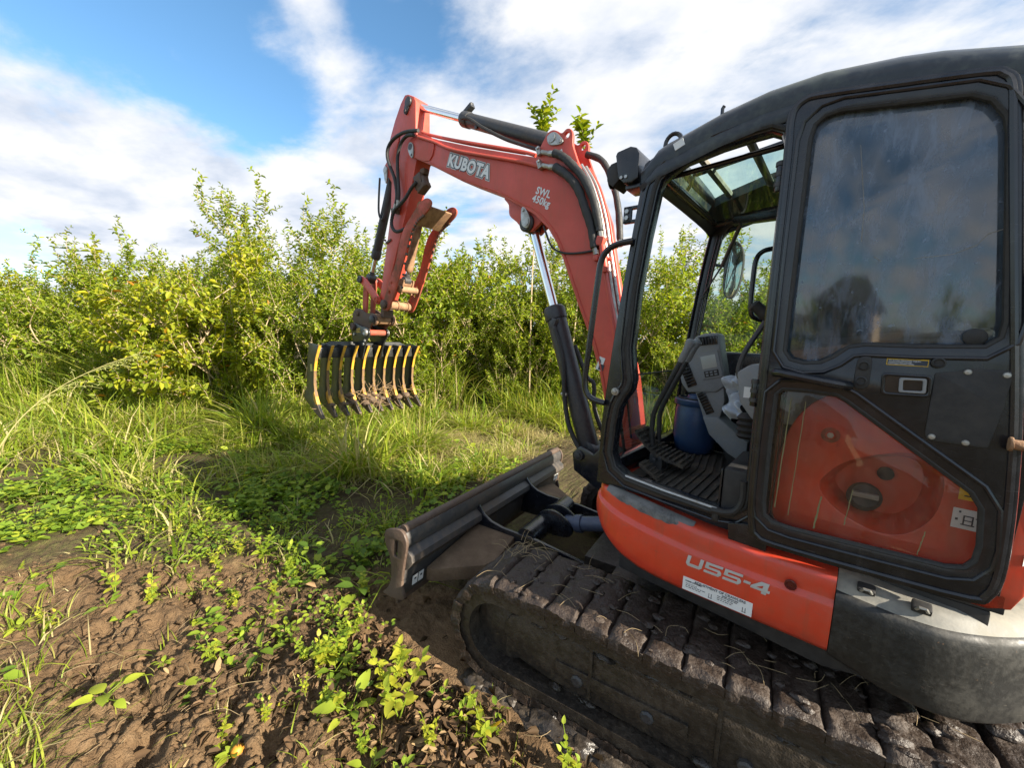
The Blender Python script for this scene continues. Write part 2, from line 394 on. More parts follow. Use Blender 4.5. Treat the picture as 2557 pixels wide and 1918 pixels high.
def circ(x, z, r, n=16): return [(x+r*math.cos(2*math.pi*i/n), z+r*math.sin(2*math.pi*i/n)) for i in range(n)]

# ---------------------------------------------------------------- tracks
TR, TX, TZ = .258, .995, .258
def loop_pt(s, rad):
    """point and outward angle on the track loop; s in metres along the mid line"""
    L1 = 2*TX; LA = math.pi*.236; tot = 2*L1+2*LA; s %= tot
    if s < L1: return (TX-s, TZ+rad), 0.0
    s -= L1
    if s < LA: a = s/.236; return (-TX-rad*math.sin(a), TZ+rad*math.cos(a)), -a
    s -= LA
    if s < L1: return (-TX+s, TZ-rad), math.pi
    s -= L1; a = s/.236; return (TX+rad*math.sin(a), TZ-rad*math.cos(a)), math.pi-a
LOOP = 4*TX+2*math.pi*.236; NSH = 42
shoe_meshes = []
for v in range(8):
    random.seed(40+v); off = Vector((v*7.3, v*3.1, 1.7))
    nx, ny = 11, 27; L, Wd, H = LOOP/NSH*1.0, .405, .038
    vs = []; fs = []
    for i in range(nx):
        for j in range(ny):
            a = i/(nx-1)*2-1; b = j/(ny-1)*2-1
            e = max(abs(a)**11, abs(b)**18)
            x = a*L/2*(1+.05*mnoise.noise(Vector((b*5, v*3.3, 0)))); y = b*Wd/2*(1+.035*mnoise.noise(Vector((a*3, b*4, v*2.2))))
            n_ = mnoise.fractal(Vector((x*18, y*18, 0))+off, .8, 2.1, 5)
            z = H*(1-e*.46)+n_*.010+.006*mnoise.noise(Vector((x*6, y*7, 3))+off)
            vs.append((x, y, z))
    for i in range(nx-1):
        for j in range(ny-1):
            fs.append((i*ny+j, (i+1)*ny+j, (i+1)*ny+j+1, i*ny+j+1))
    rim = [j for j in range(ny)]+[i*ny+ny-1 for i in range(1, nx)]+[(nx-1)*ny+j for j in range(ny-2, -1, -1)]+[i*ny for i in range(nx-2, 0, -1)]
    o0 = len(vs)
    for r_ in rim: x, y, z = vs[r_]; vs.append((x*.96, y*.985, -.022+.012*mnoise.noise(Vector((x*40, y*30, v)))))
    for k in range(len(rim)):
        k2 = (k+1) % len(rim); fs.append((rim[k], rim[k2], o0+k2, o0+k))
    me = bpy.data.meshes.new('track_shoe'); me.from_pydata(vs, [], fs); me.update(); me.materials.append(M['mud_shoe'])
    bm = bmesh.new(); bm.from_mesh(me); bmesh.ops.recalc_face_normals(bm, faces=bm.faces); bm.to_mesh(me); bm.free()
    me.polygons.foreach_set('use_smooth', np.ones(len(me.polygons), dtype=bool)); me.set_sharp_from_angle(angle=R(50)); shoe_meshes.append(me)
for yc, far in ((.81, False), (-.81, True)):
    mb = MB(); n = 120
    for ra, rb in ((.216, .150),):
        P1 = [loop_pt(LOOP*i/n, ra)[0] for i in range(n)]; P2 = [loop_pt(LOOP*i/n, rb)[0] for i in range(n)]
        mb.ring(P1, P2, yc-.19, yc+.19)
    belt = ob('track_belt', mb, M['mud_wet'], ex, ang=30)
    for i in range(NSH):
        (x, z), a = loop_pt(LOOP*(i+.5)/NSH+.112-.0012, .216)
        o = bpy.data.objects.new('track_shoe', shoe_meshes[(i*5+3*far) % 8]); col.objects.link(o)
        o.parent = belt; rz = math.pi if i % 3 == 1 else 0
        o.matrix_local = Matrix.Translation((x, yc+.004*math.sin(i*7), z)) @ Matrix.Rotation(a, 4, 'Y') @ Matrix.Rotation(rz, 4, 'Z')
    # frame, idler, sprocket, rollers
    s = 1 if not far else -1; yo = yc+s*.14; yi = yc-s*.19
    fr = [(.97, .17), (.985, .30), (.95, .352), (.88, .372), (.30, .385), (-.90, .38), (-.95, .34), (-.95, .17), (-.80, .120), (.20, .115), (.75, .135)]
    f_ = plate('track_frame', [fr], min(yo, yi), max(yo, yi), M['mud_wet'], ex, None, .012)
    mb = MB()
    for x0, x1 in ((.56, .575), (.10, .115), (-.42, -.405)): mb.box2((x0, yo-.004*s, .15), (x1, yo+.012*s, .385))
    mb.box2((.72, yo-.004*s, .19), (.20, yo+.010*s, .25))
    ob('frame_rib', mb, M['mud_wet'], f_, bev=.004)
    for x in (.62, .34, .02, -.35):
        mb = MB(); mb.lathe((x, yo, .205), (0, s, 0), [(.026, 0), (.026, .014), (.018, .02), (.0, .02)], 8); ob('bolt', mb, M['steel_dark'], f_)
    mb = MB(); mb.lathe((TX, yc-.13, TZ), (0, 1, 0), [(.05, .0), (.10, .015), (.148, .02), (.148, .07), (.13, .085), (.13, .175), (.148, .19), (.148, .24), (.10, .245), (.06, .262), (.0, .262)], 32)
    ob('idler_wheel', mb, M['mud_wet'], ex)
    mb = MB(); pts = []
    for k in range(28):
        r_ = .149 if k % 2 else .125; a = 2*math.pi*k/28; pts.append((-TX+r_*math.cos(a), TZ+r_*math.sin(a)))
    mb.prism(pts, yc-.05, yc+.05); ob('drive_sprocket', mb, M['mud_wet'], ex, bev=.004)
    for x in (.66, .36, .06, -.24, -.54):
        mb = MB(); mb.lathe((x, yc-.12, .108), (0, 1, 0), [(.03, 0), (.078, .01), (.078, .09), (.05, .1), (.05, .14), (.078, .15), (.078, .23), (.03, .24)], 20)
        ob('track_roller', mb, M['mud_wet'], ex)
# caked mud lumps on the near track and undercarriage
mb = MB(); random.seed(5)
def lump(mb, c, r, sd, n=9, flat=.6):
    vs = []; m_ = n*2
    for i in range(n+1):
        for j in range(m_):
            th = math.pi*i/n; ph = 2*math.pi*j/m_; d = Vector((math.sin(th)*math.cos(ph), math.sin(th)*math.sin(ph), math.cos(th)))
            k = r*(1+.45*mnoise.fractal(d*2.1+Vector((sd, sd*1.7, 0)), .7, 2.0, 4)); vs.append(Vector(c)+Vector((d.x*k*1.3, d.y*k, d.z*k*flat)))
    mb.add(vs, [(i*m_+j, i*m_+(j+1) % m_, (i+1)*m_+(j+1) % m_, (i+1)*m_+j) for i in range(n) for j in range(m_)])
for i in range(90):
    x = random.uniform(-1.0, .95); lump(mb, (x, random.uniform(.66, 1.0), .512+random.uniform(-.006, .004)), random.uniform(.006, .022)*(1.7 if x < -.3 else 1), i*1.3, 6)
mt_ = ob('caked_mud', mb, M['mud_shoe'], ex, ang=60); mt_['kind'] = 'stuff'; mb = MB()
for i in range(40):
    lump(mb, (random.uniform(-.9, .92), random.uniform(.935, .955), random.choice((.375, .378, .38, .125))+random.uniform(-.012, .012)), random.uniform(.012, .035), i*2.3+90, 7, .45)
for i in range(70):
    x = random.uniform(-1.05, 1.12); lump(mb, (x, random.uniform(.98, 1.03), random.uniform(-.02, .012)), random.uniform(.03, .075), i*1.7+200, 9, .42)
md = ob('caked_mud', mb, M['mud_wet'], ex, ang=60); md['kind'] = 'stuff'
mb = MB(); mb.box2((-.62, -.62, .24), (.62, .62, .47)); mb.box2((.62, -.40, .26), (.82, .40, .42)); mb.lathe((0, 0, .45), (0, 0, 1), [(.46, 0), (.46, .05), (.42, .055), (.42, .13), (.47, .14), (.47, .19)], 40)
ob('undercarriage_frame', mb, M['mud_wet'], ex, bev=.008)

# ---------------------------------------------------------------- blade
BL = plate('dozer_blade', [[(1.660, .155), (1.690, .160), (1.662, .25), (1.656, .34), (1.672, .43), (1.710, .515), (1.690, .545), (1.645, .556), (1.600, .545), (1.588, .520), (1.588, .475), (1.600, .455), (1.560, .425), (1.555, .39), (1.590, .345), (1.610, .33), (1.622, .25), (1.640, .17)]], -.965, .965, M['blade'], ex, None, .006)
ep = sm2([(1.744, .505), (1.720, .542), (1.625, .563), (1.585, .528), (1.579, .475), (1.598, .378), (1.612, .257), (1.604, .175), (1.752, .160), (1.712, .215), (1.690, .30), (1.704, .391), (1.736, .455)], 5)
slot = rounded([(1.668, .405), (1.645, .405), (1.640, .50), (1.663, .50)], .010, 4)
for y0, y1 in ((.965, .985), (-.985, -.965)): plate('end_plate', [ep, slot], y0, y1, M['blade_rust'], BL, None, .004)
mb = MB(); mb.tube([(1.630, .955, .553), (1.630, -.955, .553)], .026, 14); ob('top_lip', mb, M['blade_rust'], BL)
mb = MB(); mb.box2((1.655, -.97, .125), (1.672, .97, .21)); ob('cutting_edge', mb, M['blade_rust'], BL, bev=.003)
for xx, zz_, yy in ((1.597, .255, .90), (1.597, .255, .855), (1.596, .32, -.86), (1.596, .32, -.905)):
    mb = MB(); mb.box((xx, yy, zz_), (.003, .036, .055), Matrix.Rotation(R(-8), 3, 'Y')); sk = ob('warning_sticker', mb, M['white'], BL)
    mb = MB(); mb.box((xx-.0022, yy, zz_+.008), (.002, .014, .012), Matrix.Rotation(R(-8), 3, 'Y')); ob('pictogram', mb, M['decal_navy'], sk)
# push arms: curved side plates, dirt covered gussets, cross tube and lift cylinder
for s in (1, -1):
    y = .325*s
    arm = [(1.602, .53), (1.585, .47), (1.545, .425), (1.49, .395), (1.40, .378), (1.30, .375), (1.15, .372), (1.0, .352), (.80, .325), (.60, .318), (.60, .22), (1.0, .215), (1.30, .20), (1.50, .19), (1.63, .19), (1.62, .33)]
    a_ = plate('push_arm', [arm], y-.013, y+.013, M['black'], ex, None, .003)
    g = MB(); yo = y+.013*s
    top = [(1.60, yo, .356), (1.30, yo, .352), (1.30, yo+.20*s, .30), (1.335, yo+.27*s, .285), (1.56, yo+.47*s, .275), (1.60, yo+.475*s, .28)]
    bot = [(x, yy, .20) for x, yy, _ in top]
    n = len(top); g.add(top+bot, [tuple(range(n)), tuple(range(2*n-1, n-1, -1))]+[(i, i+n, (i+1) % n+n, (i+1) % n) for i in range(n)])
    ob('gusset', g, M['dirt_plate'], a_, bev=.012)
mb = MB(); mb.cyl((1.235, -.315, .345), (1.235, .315, .345), .068, seg=24); ct = ob('cross_tube', mb, M['black'], ex)
for y in (.055, -.055): plate('cylinder_lug', [sm2([(1.27, .42), (1.17, .455), (1.06, .40), (1.03, .34), (1.07, .30), (1.20, .29), (1.29, .33)])], y-.012, y+.012, M['black'], ct, None, .003)
mb = MB(); mb.cyl((1.09, 0, .365), (.60, 0, .50), .048, seg=20); mb.cyl((1.03, 0, .382), (.985, 0, .394), .058, seg=20); mb.cyl((1.095, -.045, .363), (1.095, .045, .363), .045)
ob('lift_cylinder', mb, paint('blue_grey_cylinder', (.055, .07, .115), .4, (.12, .12, .12), .4, 6), ex, bev=.004)

# ---------------------------------------------------------------- lower body panels (upper frame)
def body_loft(path, prof, name, mat, parent, close=True):
    """path: (x, y, zbottom, ztop); prof: (height fraction, inset)"""
    mb = MB(); P = path; n = len(P); m = len(prof); vs = []
    for i, (x, y, zb, zt) in enumerate(P):
        a = P[max(i-1, 0)]; b = P[min(i+1, n-1)]; tg = Vector((b[0]-a[0], b[1]-a[1])).normalized(); nr = Vector((tg.y, -tg.x))
        for h, ins in prof: vs.append((x+nr.x*ins, y+nr.y*ins, zb+(zt-zb)*h))
    mb.add(vs, [(i*m+j, (i+1)*m+j, (i+1)*m+j+1, i*m+j+1) for i in range(n-1) for j in range(m-1)])
    return ob(name, mb, mat, parent, MU, ang=50)
zb_f = lambda x: float(np.interp(x, [-.30, .14, .24, .32, .40, .449, .50, .535, .56], [.675, .676, .680, .690, .715, .744, .785, .83, .862]))
zt_f = lambda x: float(np.interp(x, [-.30, -.10, .098, .30, .468, .56], [.930, .926, .933, .962, .985, .985]))
def dense(pts, n): return [(p.x, p.y) for p in smooth_path([(a, b, 0) for a, b in pts], n)]
pp = dense([(.44, .10), (.50, .40), (.545, .62), (.552, .76), (.535, .835), (.48, .878), (.40, .893), (.25, .899), (.10, .90), (-.10, .90), (-.285, .90)], 7)
side = body_loft([(x, y, zb_f(x), zt_f(x)) for x, y in pp], [(0, -.14), (.0, -.05), (.03, -.022), (.10, -.008), (.25, .002), (.45, .003), (.62, 0), (.665, -.003), (.69, -.011), (.72, -.012), (.80, -.012), (.92, -.014), (.975, -.02), (1.0, -.032), (1.005, -.06), (1.006, -.16)], 'side_panel', M['orange'], ex)
# worn foot step on top of the panel
mb = MB(); rows = []
for k in range(26):
    x = .475-.35*k/25; e = math.sin(math.pi*min(1, (k+.3)/25.6))**.45; jt = .010*mnoise.noise(Vector((x*40, 1, 2)))+.006*mnoise.noise(Vector((x*110, 4, 2))); z = zt_f(x); d_ = max(.002, .026*e+jt)
    rows.append([(x, .846, z+.0085), (x, .868-.004*(1-e), z+.0035), (x, .868+.010*e, z-.0015), (x, .872+.014*e, z-.0035-d_*.35), (x, .8735+.0155*e, z-.0035-d_)])
mb.add(sum(rows, []), [(k*5+q, k*5+q+1, k*5+q+6, k*5+q+5) for k in range(25) for q in range(4)])
ob('worn_step', mb, M['rust'], side, MU)
# letters U55-4 on the panel: squared strokes
def squarish(ch):
    w_, h, k = 1.0, .62, .17
    if ch == 'U': return [[(0, h), (k*1.25, h), (k*1.25, k), (w_-k*1.25, k), (w_-k*1.25, h), (w_, h), (w_, .12), (w_-.12, 0), (.14, 0), (0, .14)]]
    if ch == '5': return [[(0, h), (w_, h), (w_, h-k*.8), (k*1.25, h-k*.8), (k*1.25, h*.5+k*.35), (w_-.12, h*.5+k*.35), (w_, h*.5+k*.35-.12), (w_, .12), (w_-.12, 0), (0, 0), (0, k*.8), (w_-k*1.25, k*.8), (w_-k*1.25, h*.5-k*.35), (0, h*.5-k*.35)]]
    if ch == '-': return [[(.05, h*.5-k*.4), (.42, h*.5-k*.4), (.42, h*.5+k*.4), (.05, h*.5+k*.4)]]
    if ch == '4': return [[(w_*.52, h), (w_*.86, h), (w_*.86, k*1.55), (w_, k*1.55), (w_, k*.75), (w_*.86, k*.75), (w_*.86, 0), (w_*.6, 0), (w_*.6, k*.75), (0, k*.75), (0, k*1.5), (w_*.44, h)], [(w_*.27, k*1.55), (w_*.6, k*1.55), (w_*.6, h*.72)]]
xx = 0.0; sc_ = .058; glyphs = []
for ch, adv in (('U', 1.14), ('5', 1.12), ('5', 1.06), ('-', .46), ('4', 1.1)):
    g = [[(xx+x+.22*y, y) for x, y in o_] for o_ in squarish(ch)]; glyphs.append(g); xx += adv
for g in glyphs:
    oo = [[(.134-a*sc_*.935, .797+b*sc_*1.12) for a, b in o_] for o_ in g]
    plate('model_letter', oo, .9015, .9030, M['silver'], side, MU, .0002)
mb = MB(); mb.box2((.136, .902, .703), (-.086, .9035, .752)); st = ob('crawler_sticker', mb, M['white'], side, MU, label='white adjustment of crawlers sticker')
text_ob('sticker_text', 'ADJUSTMENT OF CRAWLERS', .0125, side_matrix(.015, .9042, .745, 0, MU), M['decal_navy'], st)
text_ob('sticker_text', 'RUBBER CRAWLERS', .0062, side_matrix(.10, .9042, .7395, 0, MU), M['decal_navy'], st)
text_ob('sticker_text', 'STEEL CRAWLERS', .0062, side_matrix(-.02, .9042, .7355, 0, MU), M['decal_navy'], st)
mb = MB(); random.seed(8)
for xs in (.125, .02):
    for k in range(3):
        z = .7285-k*.0062; x = xs
        for q in range(random.randint(5, 7)):
            wd = random.uniform(.004, .011); mb.box2((x, .9036, z), (x-wd, .9041, z+.0022)); x -= wd+.0025
    mb.box2((xs-.078, .9036, .709), (xs-.0795, .9041, .726)); mb.box2((xs-.086, .9036, .709), (xs-.0875, .9041, .726)); mb.box2((xs-.076, .9036, .7095), (xs-.089, .9041, .7108))
ob('sticker_print', mb, M['decal_navy'], st, MU)
mb = MB(); mb.lathe((-.178, .900, .862), (0, 1, 0), [(.0165, 0), (.0165, .004), (.013, .005), (.011, .001), (.0, .001)], 20); ob('rubber_plug', mb, M['lens_red'], side, MU)

bz = lambda x: float(np.interp(x, [-.95, -.60, -.46, -.40, -.35, -.28], [.60, .602, .622, .634, .650, .668]))
bt = lambda x: float(np.interp(x, [-.95, -.52, -.42, -.28], [.868, .870, .874, .888]))
bp = dense([(-.287, .899), (-.36, .899), (-.43, .896), (-.51, .882), (-.59, .842), (-.68, .768), (-.78, .65), (-.85, .50), (-.89, .30), (-.905, .0), (-.89, -.35), (-.80, -.63), (-.66, -.80), (-.40, -.90), (.0, -.92)], 6)
bump_ = body_loft([(x, y, bz(x), bt(x)) for x, y in bp], [(0, -.16), (0, -.045), (.03, -.022), (.10, -.008), (.3, 0), (.8, .0), (.93, -.003), (.985, -.010), (1.0, -.018)], 'counterweight', M['bumper'], ex)
body_loft([(x, y, bt(x), bt(x)+.075) for x, y in bp], [(0, -.018), (.08, -.024), (.30, -.034), (.42, -.046), (.52, -.062), (.60, -.10), (.62, -.30)], 'counterweight_ledge', M['grey_light'], bump_)
for xc in (-.352, -.466):
    mb = MB(); mb.box((xc, .858, .908), (.040, .028, .022), Matrix.Rotation(R(-30), 3, 'X')); rc = ob('recess', mb, M['black_matt'], bump_, MU, bev=.004)  # solid dark block, its colour standing in for the shaded hollow
    mb = MB(); mb.tube([(xc+.012, .872, .905), (xc+.006, .878, .915), (xc-.006, .878, .915), (xc-.012, .872, .905)], .0042, 8); ob('tie_hook', mb, M['zinc'], rc, MU)
mb = MB(); mb.prismz([(.44, .78), (.50, .5), (.44, -.2), (.40, -.84), (-.55, -.80), (-.80, -.5), (-.80, .5), (-.62, .72), (-.28, .84)], .60, .70); mb.box2((.46, -.86, .70), (-.60, .80, .93))
ob('deck_frame', mb, M['black_matt'], ex, MU, bev=.01)

# ---------------------------------------------------------------- engine hood with fuel filler recess, seen through the open door
y_h = .80
ho = sm2([(-.085, .95), (-.09, 1.10), (-.10, 1.25), (-.125, 1.36), (-.18, 1.44), (-.26, 1.475), (-.45, 1.48), (-.62, 1.475), (-.63, 1.20), (-.63, .95), (-.40, .945)], 4)
def P_(x, y): return (x, y)
rec = sm2([(-.215, 1.165), (-.222, 1.20), (-.265, 1.255), (-.33, 1.293), (-.40, 1.315), (-.455, 1.30), (-.475, 1.24), (-.465, 1.15), (-.42, 1.085), (-.36, 1.068), (-.29, 1.09), (-.24, 1.125)], 4)
hood = plate('engine_hood', [ho, rec], y_h-.03, y_h, M['orange'], ex, MU, .006, label='orange engine hood with fuel filler recess')
mb = MB(); a0 = rec; n = len(a0); cxr, czr = -.36, 1.19; rings = []
for sc2, yy in ((1.0, y_h-.004), (.93, y_h-.022), (.84, y_h-.075), (.76, y_h-.10)): rings.append([(cxr+(x-cxr)*sc2, yy, czr+(z-czr)*sc2) for x, z in a0])
vs = sum(rings, []); fs = [(r_*n+i, r_*n+(i+1) % n, (r_+1)*n+(i+1) % n, (r_+1)*n+i) for r_ in range(3) for i in range(n)]+[tuple(range(3*n, 4*n))]
mb.add(vs, fs); ob('filler_bowl', mb, M['orange'], hood, MU, ang=50)
mb = MB(); ax = Vector((-.05, .9, .42)); mb.lathe((-.318, y_h-.10, 1.125), ax, [(.036, 0), (.036, .05), (.042, .055), (.042, .078), (.034, .086), (.0, .088)], 24); fc = ob('fuel_cap', mb, M['black_matt'], hood, MU, ang=40)
mb = MB(); mb.box(Vector((-.318, y_h-.10, 1.125))+ax.normalized()*.094, (.062, .016, .016)); ob('cap_grip', mb, M['grey_light'], fc, MU, bev=.004)
mb = MB(); mb.lathe((-.365, y_h-.10, 1.225), (0, 1, 0), [(.02, 0), (.02, .012), (.016, .014), (.0, .014)], 16); ob('rubber_plug', mb, M['rubber'], hood, MU)
mb = MB(); mb.lathe((-.222, y_h, 1.335), (0, 1, 0), [(.024, -.002), (.024, .0015), (.014, .003), (.012, -.002), (.0, -.002)], 20); hb = ob('bolt_seat', mb, M['orange_rust'], hood, MU)
mb = MB(); mb.lathe((-.222, y_h, 1.335), (0, 1, 0), [(.009, 0), (.009, .008), (.0, .008)], 6); ob('bolt', mb, M['zinc'], hb, MU)
mb = MB(); mb.box2((-.505, y_h, 1.215), (-.565, y_h+.0012, 1.275)); ys = ob('fuel_sticker', mb, M['yellow'], hood, MU)
mb = MB(); mb.box2((-.522, y_h+.0012, 1.245), (-.548, y_h+.002, 1.248)); mb.box2((-.522, y_h+.0012, 1.262), (-.548, y_h+.002, 1.265)); mb.box2((-.522, y_h+.0012, 1.245), (-.525, y_h+.002, 1.265)); mb.box2((-.545, y_h+.0012, 1.245), (-.548, y_h+.002, 1.265)); mb.box2((-.515, y_h+.0012, 1.225), (-.555, y_h+.002, 1.228)); ob('print', mb, M['decal_navy'], ys, MU)
mb = MB(); mb.box2((-.50, y_h, 1.135), (-.557, y_h+.0012, 1.19)); ws = ob('fuel_sticker', mb, M['white'], hood, MU)
mb = MB(); q = y_h+.0012; q2 = y_h+.002
for a, b in (((-.520, 1.148), (-.523, 1.172)), ((-.536, 1.148), (-.539, 1.172)), ((-.520, 1.170), (-.539, 1.173)), ((-.520, 1.158), (-.539, 1.1605)), ((-.517, 1.146), (-.542, 1.149)), ((-.542, 1.168), (-.549, 1.1705)), ((-.5465, 1.152), (-.549, 1.170)), ((-.506, 1.157), (-.511, 1.163)), ((-.511, 1.1785), (-.515, 1.184)), ((-.545, 1.1785), (-.549, 1.184))): mb.box2((a[0], q, a[1]), (b[0], q2, b[1]))
ob('fuel_pump_symbol', mb, M['decal_navy'], ws, MU)
mb = MB(); hp = dense([(-.63, y_h), (-.72, .72), (-.80, .60), (-.845, .42), (-.86, .1), (-.85, -.4), (-.70, -.75)], 6)
for z0, z1, ins, mt, nm in ((1.02, 1.075, 0, M['orange'], 'hood_band'), (1.075, 1.105, .002, M['white'], 'white_stripe'), (1.105, 1.50, 0, M['orange'], 'hood_rear')):
    mb = MB(); n = len(hp); mb.add([(x-ins, y+ins, z0) for x, y in hp]+[(x-ins, y+ins, z1) for x, y in hp], [(i, i+1, i+1+n, i+n) for i in range(n-1)]); ob(nm, mb, mt, hood, MU)
mb = MB(); mb.prismz([(-.10, .66), (-.62, .66), (-.80, .45), (-.83, .1), (-.82, -.4), (-.66, -.76), (-.10, -.80)], .92, 1.46); ob('engine_bay', mb, M['black_matt'], hood, MU, bev=.02)

# ---------------------------------------------------------------- boom
YB = -.09
boom_ol = [(3.055, 3.208), (2.82, 3.098), (2.365, 2.857), (1.93, 2.663), (1.722, 2.549), (1.593, 2.470), (1.466, 2.356), (1.385, 2.245), (1.331, 2.140), (1.189, 1.826), (1.074, 1.590), (.994, 1.374), (.945, 1.20), (.905, 1.0), (.89, .84), (.84, .78), (.77, .78), (.73, .84), (.745, 1.05), (.80, 1.35),
           (.862, 1.56), (.903, 1.690), (.945, 1.838), (.996, 2.026), (1.041, 2.218), (1.075, 2.375), (1.142, 2.53), (1.233, 2.672), (1.34, 2.762), (1.45, 2.81), (1.591, 2.858), (2.214, 3.083), (2.70, 3.272), (2.86, 3.345), (2.98, 3.372), (3.06, 3.36), (3.115, 3.32), (3.125, 3.27), (3.10, 3.225)]
boom = plate('boom', [boom_ol], YB-.11, YB+.11, M['orange_boom'], ex, MU, .006, label='orange swan-neck boom')
for s in (1, -1):
    yo = YB+s*.11
    mb = MB(); low = smooth_path([(x, yo+.001*s, z) for x, z in [(2.80, 3.105), (2.365, 2.875), (1.93, 2.683), (1.73, 2.575), (1.58, 2.495), (1.448, 2.372), (1.365, 2.255), (1.31, 2.145), (1.168, 1.83), (1.053, 1.598), (.975, 1.38), (.93, 1.20)]], 5)
    mb.tube(low, .006, 6); ob('weld_seam', mb, M['orange_boom'], boom, MU)
    lug = sm2([(1.60, 2.858), (1.545, 2.945), (1.505, 2.993), (1.465, 3.002), (1.425, 2.985), (1.388, 2.962), (1.352, 2.978), (1.318, 2.966), (1.300, 2.925), (1.296, 2.86), (1.262, 2.775), (1.23, 2.68), (1.40, 2.74), (1.58, 2.79)], 4)
    plate('lug_plate', [lug, circ(1.347, 2.937, .020)], yo-s*.018, yo+s*.006, M['orange_boom'], boom, MU, .003)
    br = sm2([(1.93, 2.66), (1.885, 2.60), (1.872, 2.52), (1.80, 2.462), (1.74, 2.405), (1.66, 2.372), (1.605, 2.40), (1.56, 2.44), (1.58, 2.55), (1.75, 2.63)], 3)
    plate('cylinder_bracket', [br], yo-s*.075, yo-s*.045, M['orange_boom'], boom, MU, .003)
    mb = MB(); mb.lathe((1.688, yo-s*.045, 2.432), (0, s, 0), [(.062, 0), (.062, .02), (.05, .03), (.0, .03)], 24); hub = ob('pin_boss', mb, M['steel_dark'], boom, MU)
    if s > 0:
        keep = lambda x0, z0, x1, z1, y, nm='pin_keeper': plate(nm, [sm2([(x0-.04*(z1-z0)/math.dist((x0, z0), (x1, z1)), z0+.04*(x1-x0)/math.dist((x0, z0), (x1, z1))), (x0-.044*(x1-x0)/math.dist((x0, z0), (x1, z1)), z0-.044*(z1-z0)/math.dist((x0, z0), (x1, z1))), (x0+.04*(z1-z0)/math.dist((x0, z0), (x1, z1)), z0-.04*(x1-x0)/math.dist((x0, z0), (x1, z1))), (x1+.022*(z1-z0)/math.dist((x0, z0), (x1, z1)), z1-.022*(x1-x0)/math.dist((x0, z0), (x1, z1))), (x1+.026*(x1-x0)/math.dist((x0, z0), (x1, z1)), z1+.026*(z1-z0)/math.dist((x0, z0), (x1, z1))), (x1-.022*(z1-z0)/math.dist((x0, z0), (x1, z1)), z1+.022*(x1-x0)/math.dist((x0, z0), (x1, z1)))], 4)], y, y+.012, M['zinc'], boom, MU, .002)
        keep(1.462, 2.945, 1.392, 2.908, yo+.006); mb = MB(); mb.cy(1.462, 2.945, yo+.01, yo+.024, .030); mb.cy(1.392, 2.908, yo+.01, yo+.026, .012, 6); ob('pin', mb, M['zinc'], boom, MU)
        keep(1.672, 2.432, 1.700, 2.520, yo-.012); mb = MB(); mb.cy(1.672, 2.432, yo-.01, yo+.006, .030); mb.cy(1.700, 2.520, yo-.01, yo+.008, .012, 6); ob('pin', mb, M['zinc'], boom, MU)
        keep(3.068, 3.300, 3.045, 3.222, yo+.012); mb = MB(); mb.cy(3.068, 3.300, yo+.012, yo+.026, .028); mb.cy(3.045, 3.222, yo+.012, yo+.028, .011, 6); ob('pin', mb, M['steel_dark'], boom, MU)
    plate('tip_fork', [sm2([(3.125, 3.28), (3.115, 3.345), (3.03, 3.385), (2.90, 3.37), (2.74, 3.27), (2.80, 3.12), (3.04, 3.205), (3.10, 3.23)], 3)], yo-.002*s, yo+.010*s, M['orange_boom'], boom, MU, .002)
# hydraulic pipes on the boom flank
for pth, rr, nm in (([(2.952, .0, 3.412), (2.86, .0, 3.365), (2.483, .0, 3.215), (1.8, .0, 2.962), (1.62, .0, 2.885)], .013, 'hydraulic_pipe'), ([(2.95, .045, 3.355), (2.85, .04, 3.31), (2.716, .035, 3.25), (2.446, .035, 3.115), (1.771, .035, 2.872), (1.56, .035, 2.785)], .0125, 'hydraulic_pipe'),
                    ([(2.80, -.04, 3.345), (2.35, -.04, 3.165), (1.75, -.04, 2.945)], .011, 'hydraulic_pipe')):
    mb = MB(); mb.tube(smooth_path(pth, 5), rr, 8); ob(nm, mb, M['orange_boom'], boom, MU)
for x, y, z in ((1.565, .03, 2.885), (1.545, .04, 2.79)):
    mb = MB(); mb.box((x, y, z), (.028, .045, .06), Matrix.Rotation(R(20), 3, 'Y')); mb.cyl((x, y+.022, z+.016), (x, y+.034, z+.016), .009, seg=6); cl = ob('pipe_clamp', mb, M['zinc'], boom, MU, bev=.003)
    mb = MB(); mb.cyl((x-.02, y+.004, z-.008), (x-.085, y+.006, z-.034), .0165, seg=8); mb.cyl((x-.085, y+.006, z-.034), (x-.15, y+.008, z-.052), .020, seg=12); ob('hose_fitting', mb, M['zinc'], cl, MU, bev=.002)
for pth, rr in (([(1.425, .05, 2.835), (1.36, .055, 2.80), (1.284, .06, 2.735), (1.185, .06, 2.628), (1.105, .06, 2.493), (1.065, .055, 2.372), (1.042, .05, 2.278)], .026), ([(1.405, .06, 2.738), (1.30, .065, 2.66), (1.215, .065, 2.564), (1.155, .06, 2.436), (1.104, .055, 2.312), (1.07, .05, 2.18)], .028),
                ([(1.30, -.16, 2.87), (1.18, -.17, 2.80), (1.09, -.17, 2.64), (1.03, -.16, 2.45), (1.0, -.15, 2.26)], .022)):
    mb = MB(); pts = smooth_path(pth, 7); mb.tube(pts, [rr*(1+.05*math.sin(i*1.7)+.04*math.sin(i*.6)) for i in range(len(pts))], 12); h = ob('hose_sleeve', mb, M['hose'], boom, MU)
    a, b = Vector(pth[-1]), Vector(pth[-2]); dvec = (a-b).normalized(); mb = MB(); mb.cyl(a-dvec*.01, a+dvec*.045, .017, seg=6); ob('hose_fitting', mb, M['zinc'], h, MU)
